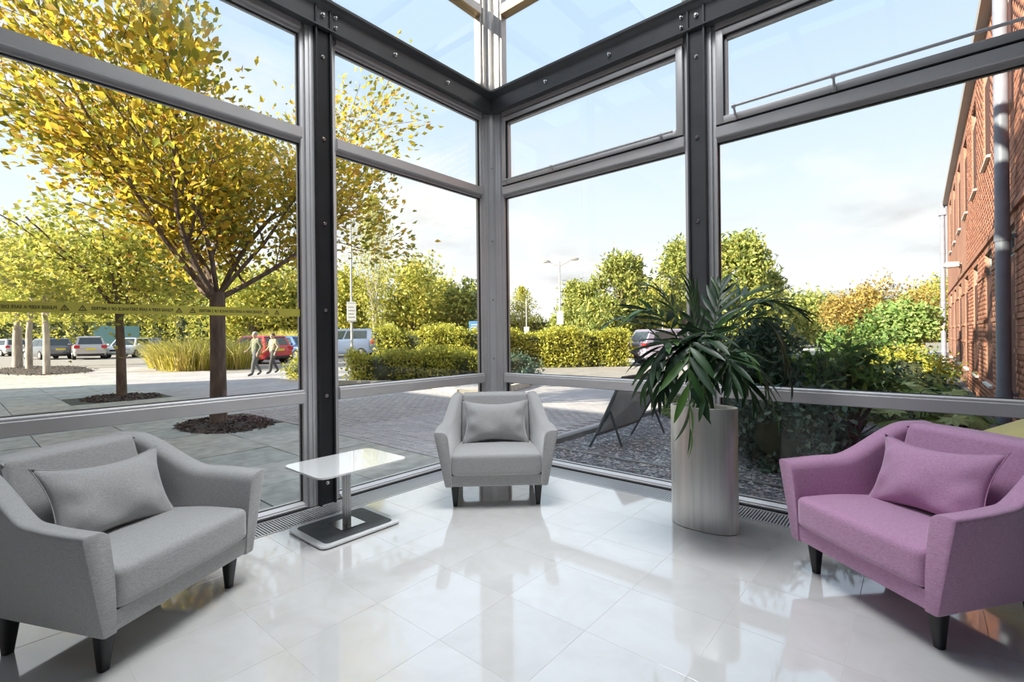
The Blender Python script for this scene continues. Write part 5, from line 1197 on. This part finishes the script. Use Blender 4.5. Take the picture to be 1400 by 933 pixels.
def person(label, base, heading, h, cols, seed, stride=0.28):
    """one continuous skinned body; clothing zones by height"""
    me = bpy.data.meshes.new('person_skeleton'); k = h/1.75
    J = {'pel': (0,0,0.95), 'wai': (0.0,0,1.10), 'che': (0.02,0,1.32), 'neck': (0.02,0,1.49), 'jaw': (0.045,0,1.56), 'head': (0.045,0,1.645), 'crown': (0.03,0,1.72), 'nose': (0.125,0,1.60),
         'lhip': (0,0.10,0.92), 'lkn': (stride*0.55,0.11,0.50), 'lan': (stride*0.75,0.11,0.09), 'lto': (stride*0.75+0.19,0.13,0.035),
         'rhip': (0,-0.10,0.92), 'rkn': (-stride*0.15,-0.11,0.49), 'ran': (-stride*0.95,-0.11,0.13), 'rto': (-stride*0.95+0.16,-0.13,0.035),
         'lsh': (0.01,0.19,1.42), 'lel': (-0.10,0.25,1.15), 'lwr': (0.05,0.25,0.93), 'lha': (0.08,0.25,0.85), 'rsh': (0.01,-0.19,1.42), 'rel': (0.02,-0.26,1.14), 'rwr': (0.20,-0.24,1.00), 'rha': (0.27,-0.23,0.96)}
    for s in ('l', 'r'):
        sy = 1 if s == 'l' else -1; hx, hy, hz = J[s + 'ha']; dx, dz = (0.01, -0.09) if s == 'l' else (0.08, -0.03)
        for f in range(4): J[s + 'f%d' % f] = (hx + dx + (f - 1.5)*0.018*(1 if s == 'l' else 0), hy - 0.0, hz + dz + (f - 1.5)*0.018*(0 if s == 'l' else 1))
        J[s + 'th'] = (hx + 0.04, hy - sy*0.035, hz - 0.02)
    names = list(J); ix = {n_: i for i, n_ in enumerate(names)}
    E_ = [('pel','wai'),('wai','che'),('che','neck'),('neck','jaw'),('jaw','head'),('head','crown'),('jaw','nose'),('pel','lhip'),('lhip','lkn'),('lkn','lan'),('lan','lto'),('pel','rhip'),('rhip','rkn'),('rkn','ran'),('ran','rto'),('che','lsh'),('lsh','lel'),('lel','lwr'),('lwr','lha'),('che','rsh'),('rsh','rel'),('rel','rwr'),('rwr','rha')]
    for s in ('l', 'r'): E_ += [(s + 'ha', s + 'f%d' % f) for f in range(4)] + [(s + 'ha', s + 'th')]
    Rr = {'pel': 0.170,'wai': 0.165,'che': 0.185,'neck': 0.055,'jaw': 0.075,'head': 0.095,'crown': 0.06,'nose': 0.018,'lhip': 0.125,'lkn': 0.085,'lan': 0.065,'lto': 0.042,'rhip': 0.125,'rkn': 0.085,'ran': 0.065,'rto': 0.042,'lsh': 0.085,'lel': 0.06,'lwr': 0.032,'lha': 0.036,'rsh': 0.085,'rel': 0.06,'rwr': 0.032,'rha': 0.036}
    me.from_pydata([tuple(c*k for c in J[n_]) for n_ in names], [(ix[a], ix[c]) for a, c in E_], [])
    ob = bpy.data.objects.new('person_skeleton', me); COL.objects.link(ob); ob.modifiers.new('skin', 'SKIN'); sd = ob.modifiers.new('sub', 'SUBSURF'); sd.levels = 1
    for i, n_ in enumerate(names):
        r = Rr.get(n_, 0.009)*k; me.skin_vertices[0].data[i].radius = (r, r*0.85 if n_ in ('che', 'wai') else r)
    me.skin_vertices[0].data[ix['pel']].use_root = True
    bpy.context.view_layer.update(); ev = bpy.data.meshes.new_from_object(ob.evaluated_get(bpy.context.evaluated_depsgraph_get())); bpy.data.objects.remove(ob)
    ev.name = 'body'
    for m in cols: ev.materials.append(m)    # skin, top, trousers, shoes
    for p in ev.polygons:
        c = p.center; z = c.z/k
        p.material_index = 0 if (z > 1.48 and abs(c.y/k) < 0.12) or (abs(c.y/k) > 0.20 and z < 0.94) or (c.x/k > 0.20 and c.y < -0.15*k and z > 0.8) else 1 if z > 0.96 else 3 if z < 0.10 else 2
        p.use_smooth = True
    t = thing('person', label, 'person', (base.x, base.y, GZ), heading)
    o = bpy.data.objects.new('body', ev); COL.objects.link(o); o.parent = t
    q = MB(); vs_, fs_ = rounded_block(6, 6, 6, lambda x, y, z: Vector((x, y, z)).normalized()); q.add([(0.015*k + v.x*0.105*k, v.y*0.098*k, 1.672*k + max(v.z, -0.9 if v.x < 0.1 else 0.1)*0.088*k) for v in vs_], fs_); q.build('hair', cols[4], t, smooth=True)
    for s in (-1, 1):
        q = MB(); vs_, fs_ = rounded_block(2, 2, 2, lambda x, y, z: Vector((x, y, z)).normalized()*0.011); q.add([(v.x + 0.132*k, v.y + s*0.032*k, v.z + 1.632*k) for v in vs_], fs_); q.build('eye', cols[3], t)
    return t
SKN = mat('skin_tone', (0.55, 0.36, 0.27), 0.6); SHO = mat('dark_shoe', (0.05, 0.05, 0.055), 0.6); HAIR = mat('brown_hair', (0.12, 0.075, 0.045), 0.7); HAIR2 = mat('grey_hair', (0.40, 0.38, 0.35), 0.7)
person('walking person in olive grey top and grey trousers', gp(350, 513), away(350) + PI/2 + 0.5, 1.52, [SKN, mat('olive_grey_top', (0.20, 0.21, 0.15), 0.9, 0, 0.2, 12), mat('grey_trousers', (0.12, 0.125, 0.135), 0.9), SHO, HAIR2], 1)
person('walking person in patterned top and dark trousers beside the red car', gp(374, 510), away(374) + PI/2 + 0.5, 1.48, [SKN, mat('patterned_top', (0.30, 0.20, 0.16), 0.9, 0, 0.5, 30, col2=(0.42, 0.40, 0.28)), mat('dark_trousers', (0.07, 0.07, 0.075), 0.9), SHO, HAIR], 2)

POLE = mat('galvanised_pole', (0.50, 0.50, 0.49), 0.5, 0.3, 0.1, 5); SIGNW = mat('white_sign_face', (0.82, 0.82, 0.80), 0.5, 0, 0.03, 3); SIGNB = mat('blue_sign_face', (0.10, 0.27, 0.55), 0.5)
INK = mat('grey_sign_print', (0.30, 0.30, 0.32), 0.6)
def face_cam(base): d = CPOS - base; return math.atan2(d.y, d.x) + PI/2   # local -y faces the room
def lamp_post(label, base, h, heads, sign=None):
    t = thing('lamp_post', label, 'lamp post', base, face_cam(base)); q = MB(); q.tube([(0,0,0), (0,0,h*0.3), (0,0,h)], [0.075, 0.055, 0.04], 12); q.build('pole', POLE, t, smooth=True)
    q = MB(); q.tube([(0,0,0), (0,0,0.9)], 0.095, 12); q.build('base_sleeve', POLE, t, smooth=40)
    for dx, dz in heads:
        q = MB(); q.tube([(0,0,h - 0.05 - 0.2), (dx*0.5, 0, h + dz*0.6 - 0.12), (dx*0.8, 0, h + dz)], 0.028, 8); ar = q.build('arm', POLE, t, smooth=True)
        q = MB(); secs = []
        s = 1 if dx > 0 else -1
        for x, w, z0, z1 in ((0.72, 0.05, -0.02, 0.03), (0.82, 0.13, -0.05, 0.06), (1.05, 0.15, -0.055, 0.07), (1.22, 0.10, -0.04, 0.05), (1.28, 0.03, -0.01, 0.02)):
            secs.append([(s*abs(dx)*x, y, h + dz + z) for y, z in ((-w, z0), (w, z0), (w*0.7, z1), (-w*0.7, z1))])
        q.loft(secs); q.build('lantern', mat('lantern_housing', (0.28, 0.27, 0.26), 0.5), ar, smooth=True)
    if sign:
        z, w, hh = sign; q = MB(); q.box(-w/2, w/2, -0.11, -0.085, z, z + hh, 0.01); sg = q.build('notice_board', SIGNW, t)
        for k in range(4):
            q = MB(); q.box(-w*0.36, w*(0.34 - 0.1*(k % 2)), -0.1125, -0.110, z + hh*(0.2 + 0.17*k), z + hh*(0.245 + 0.17*k)); q.build('print_line', INK, sg)
        for zz in (z + 0.05, z + hh - 0.05):
            q = MB(); q.box(-w/2 - 0.02, w/2 + 0.02, -0.115, 0.06, zz - 0.015, zz + 0.015); q.build('strap', POLE, sg)
b_ = GP(766, 27); lamp_post('double headed street lamp with a white notice right of the corner post', b_, 5.45, [(-0.75, 0.02), (0.85, 0.12)], (1.9, 0.36, 0.75))
b_ = GP(481, 23); lamp_post('tall single headed street lamp with a white notice left of the corner post', b_, 7.05, [(0.75, 0.05)], (2.05, 0.42, 0.95))
b_ = GP(720, 42); lamp_post('slim distant lamp post beside the birch like tree', b_, 4.6, [(0.4, 0.0)], (1.3, 0.45, 0.8))
b_ = GP(906, 44); lamp_post('distant lamp post right of the tall pine', b_, 8.2, [(-0.7, 0.0), (0.7, 0.0)])
b_ = GP(1183, 46); lamp_post('distant lamp post rising above the copper shrub', b_, 5.9, [(-0.6, 0.0)])
def post_sign(label, base, w, z0, z1, face, posts=1, lines=3, ink=None):
    t = thing('sign', label, 'sign', base, face_cam(base))
    for k in range(posts):
        x = 0 if posts == 1 else (-w/2 + 0.06 if k == 0 else w/2 - 0.06); q = MB(); q.tube([(x, 0.03, 0), (x, 0.03, z1)], 0.035, 10); q.build('post', SIGNW, t, smooth=True)
    q = MB(); q.box(-w/2, w/2, -0.02, 0.0, z0, z1, 0.006); pn = q.build('panel', face, t)
    for k in range(lines):
        zz = z1 - (z1 - z0)*(0.22 + 0.6*k/max(1, lines)); q = MB(); q.box(-w*0.38, w*(0.36 - 0.12*(k % 2)), -0.0225, -0.0195, zz - 0.02*w, zz + 0.02*w); q.build('print_line', ink or SIGNW, pn)
post_sign('blue and white direction sign behind the hedge left of the corner post', GP(652, 27), 0.85, 1.25, 2.15, SIGNB, 2, 4)
post_sign('small blue sign on a white post in front of the clipped hedge', gp(740, 500), 0.30, 0.72, 1.02, SIGNB, 1, 2)
post_sign('small grey sign on a post against the clipped hedge', gp(794, 499), 0.26, 0.75, 1.08, mat('grey_sign_face', (0.55, 0.58, 0.60), 0.5), 1, 2, INK)
post_sign('small white roadside sign above the hedge left of centre', GP(531, 34), 0.55, 1.6, 2.3, SIGNW, 1, 3, INK)
post_sign('teal hoarding panel behind the white car', GP(160, 46), 3.4, 0.9, 2.7, mat('teal_hoarding', (0.16, 0.32, 0.34), 0.6), 2, 0)

# pavement board outside the right glass wall
AB = mat('board_dark_frame', (0.07, 0.09, 0.10), 0.5); ABP = mat('board_grey_back', (0.52, 0.57, 0.58), 0.6, 0, 0.15, 6)
bl_, br_, tl_, tr_ = P(816, 594, 5.35), P(873, 575, 5.95), P(851, 517, 5.55), P(910, 508.5, 6.10)
cen = Vector(((bl_.x + br_.x)/2, (bl_.y + br_.y)/2, GZ)); ab = thing('pavement_board', 'grey folding pavement board standing on the gravel outside the window', 'sign board', cen)
L3 = [p - cen for p in (bl_, br_, tr_, tl_)]; nrm = (L3[1] - L3[0]).cross(L3[3] - L3[0]).normalized()
q = MB(); q.loft([[p - nrm*0.008 for p in L3], [p + nrm*0.008 for p in L3]]); pn = q.build('panel', ABP, ab)
for a, c in ((0, 1), (1, 2), (2, 3), (3, 0)):
    q = MB(); q.tube([L3[a], L3[c]], 0.020, 6); q.build('frame_rail', AB, pn)
RED_P = mat('faded_red_print', (0.50, 0.10, 0.16), 0.6)
for (u0, u1, v0, v1) in ((0.42, 0.62, 0.62, 0.80), (0.50, 0.62, 0.22, 0.30)):
    def uv(u, v): return (L3[0]*(1-u) + L3[1]*u)*(1-v) + (L3[3]*(1-u) + L3[2]*u)*v
    q = MB(); s_n = nrm if nrm.dot(CPOS - cen) > 0 else -nrm
    q.loft([[uv(u, v) + s_n*0.0085 for u, v in ((u0, v0), (u1, v0), (u1, v1), (u0, v1))], [uv(u, v) + s_n*0.011 for u, v in ((u0, v0), (u1, v0), (u1, v1), (u0, v1))]]); q.build('red_print', RED_P, pn)
for (hp, fa, fb) in (((834, 562, 5.42), (806, 611), (850, 611)), ((890, 547, 6.0), (863, 594), (908, 592))):
    top = P(*hp) - cen
    for f_ in (fa, fb):
        ft = Vector((*G(*f_, GZ)[:2], GZ)) - cen; q = MB(); q.tube([top, ft], 0.014, 8); q.build('leg', AB, ab, smooth=True)
# yellow grit bin by the drainpipe
gb = thing('grit_bin', 'yellow plastic bin with sloping lid outside the glass behind the mauve armchair', 'bin', (3.93, 0.78, GZ), 0)
YEL = mat('yellow_plastic', (0.72, 0.56, 0.12), 0.5, 0, 0.05, 4)
q = MB(); q.loft([[(-0.20, -0.30, 0), (0.20, -0.30, 0), (0.20, 0.30, 0), (-0.20, 0.30, 0)], [(-0.23, -0.34, 0.46), (0.23, -0.34, 0.46), (0.23, 0.34, 0.46), (-0.23, 0.34, 0.46)]]); q.build('body', YEL, gb)
q = MB(); q.prism([(-0.27, 0.46), (0.24, 0.46), (0.24, 0.74), (0.20, 0.76), (-0.27, 0.51)], 'y', -0.36, 0.36); q.build('lid', YEL, gb)
# far buildings
t = thing('distant_building', 'low grey roofed building beyond the copper shrub', 'building', GP(1140, 70))
t.rotation_euler = (0, 0, CTH)
q = MB(); q.box(-9, 9, 0, 9, 0, 4.6); q.build('wall', mat('far_grey_wall', (0.52, 0.50, 0.46), 0.8), t)
q = MB(); q.prism([(-9.5, 4.6), (9.5, 4.6), (5.0, 7.4), (-3.0, 7.4)], 'y', -0.5, 9.5); q.build('roof', mat('far_grey_roof', (0.36, 0.38, 0.41), 0.6), t)
for k in range(6):
    q = MB(); q.box(-7.8 + 2.8*k, -6.2 + 2.8*k, -0.05, 0.05, 1.4, 3.2); wv = q.build('window', WF, t); q = MB(); q.box(-7.65 + 2.8*k, -6.35 + 2.8*k, -0.07, -0.04, 1.55, 3.05); q.build('pane', WG, wv)
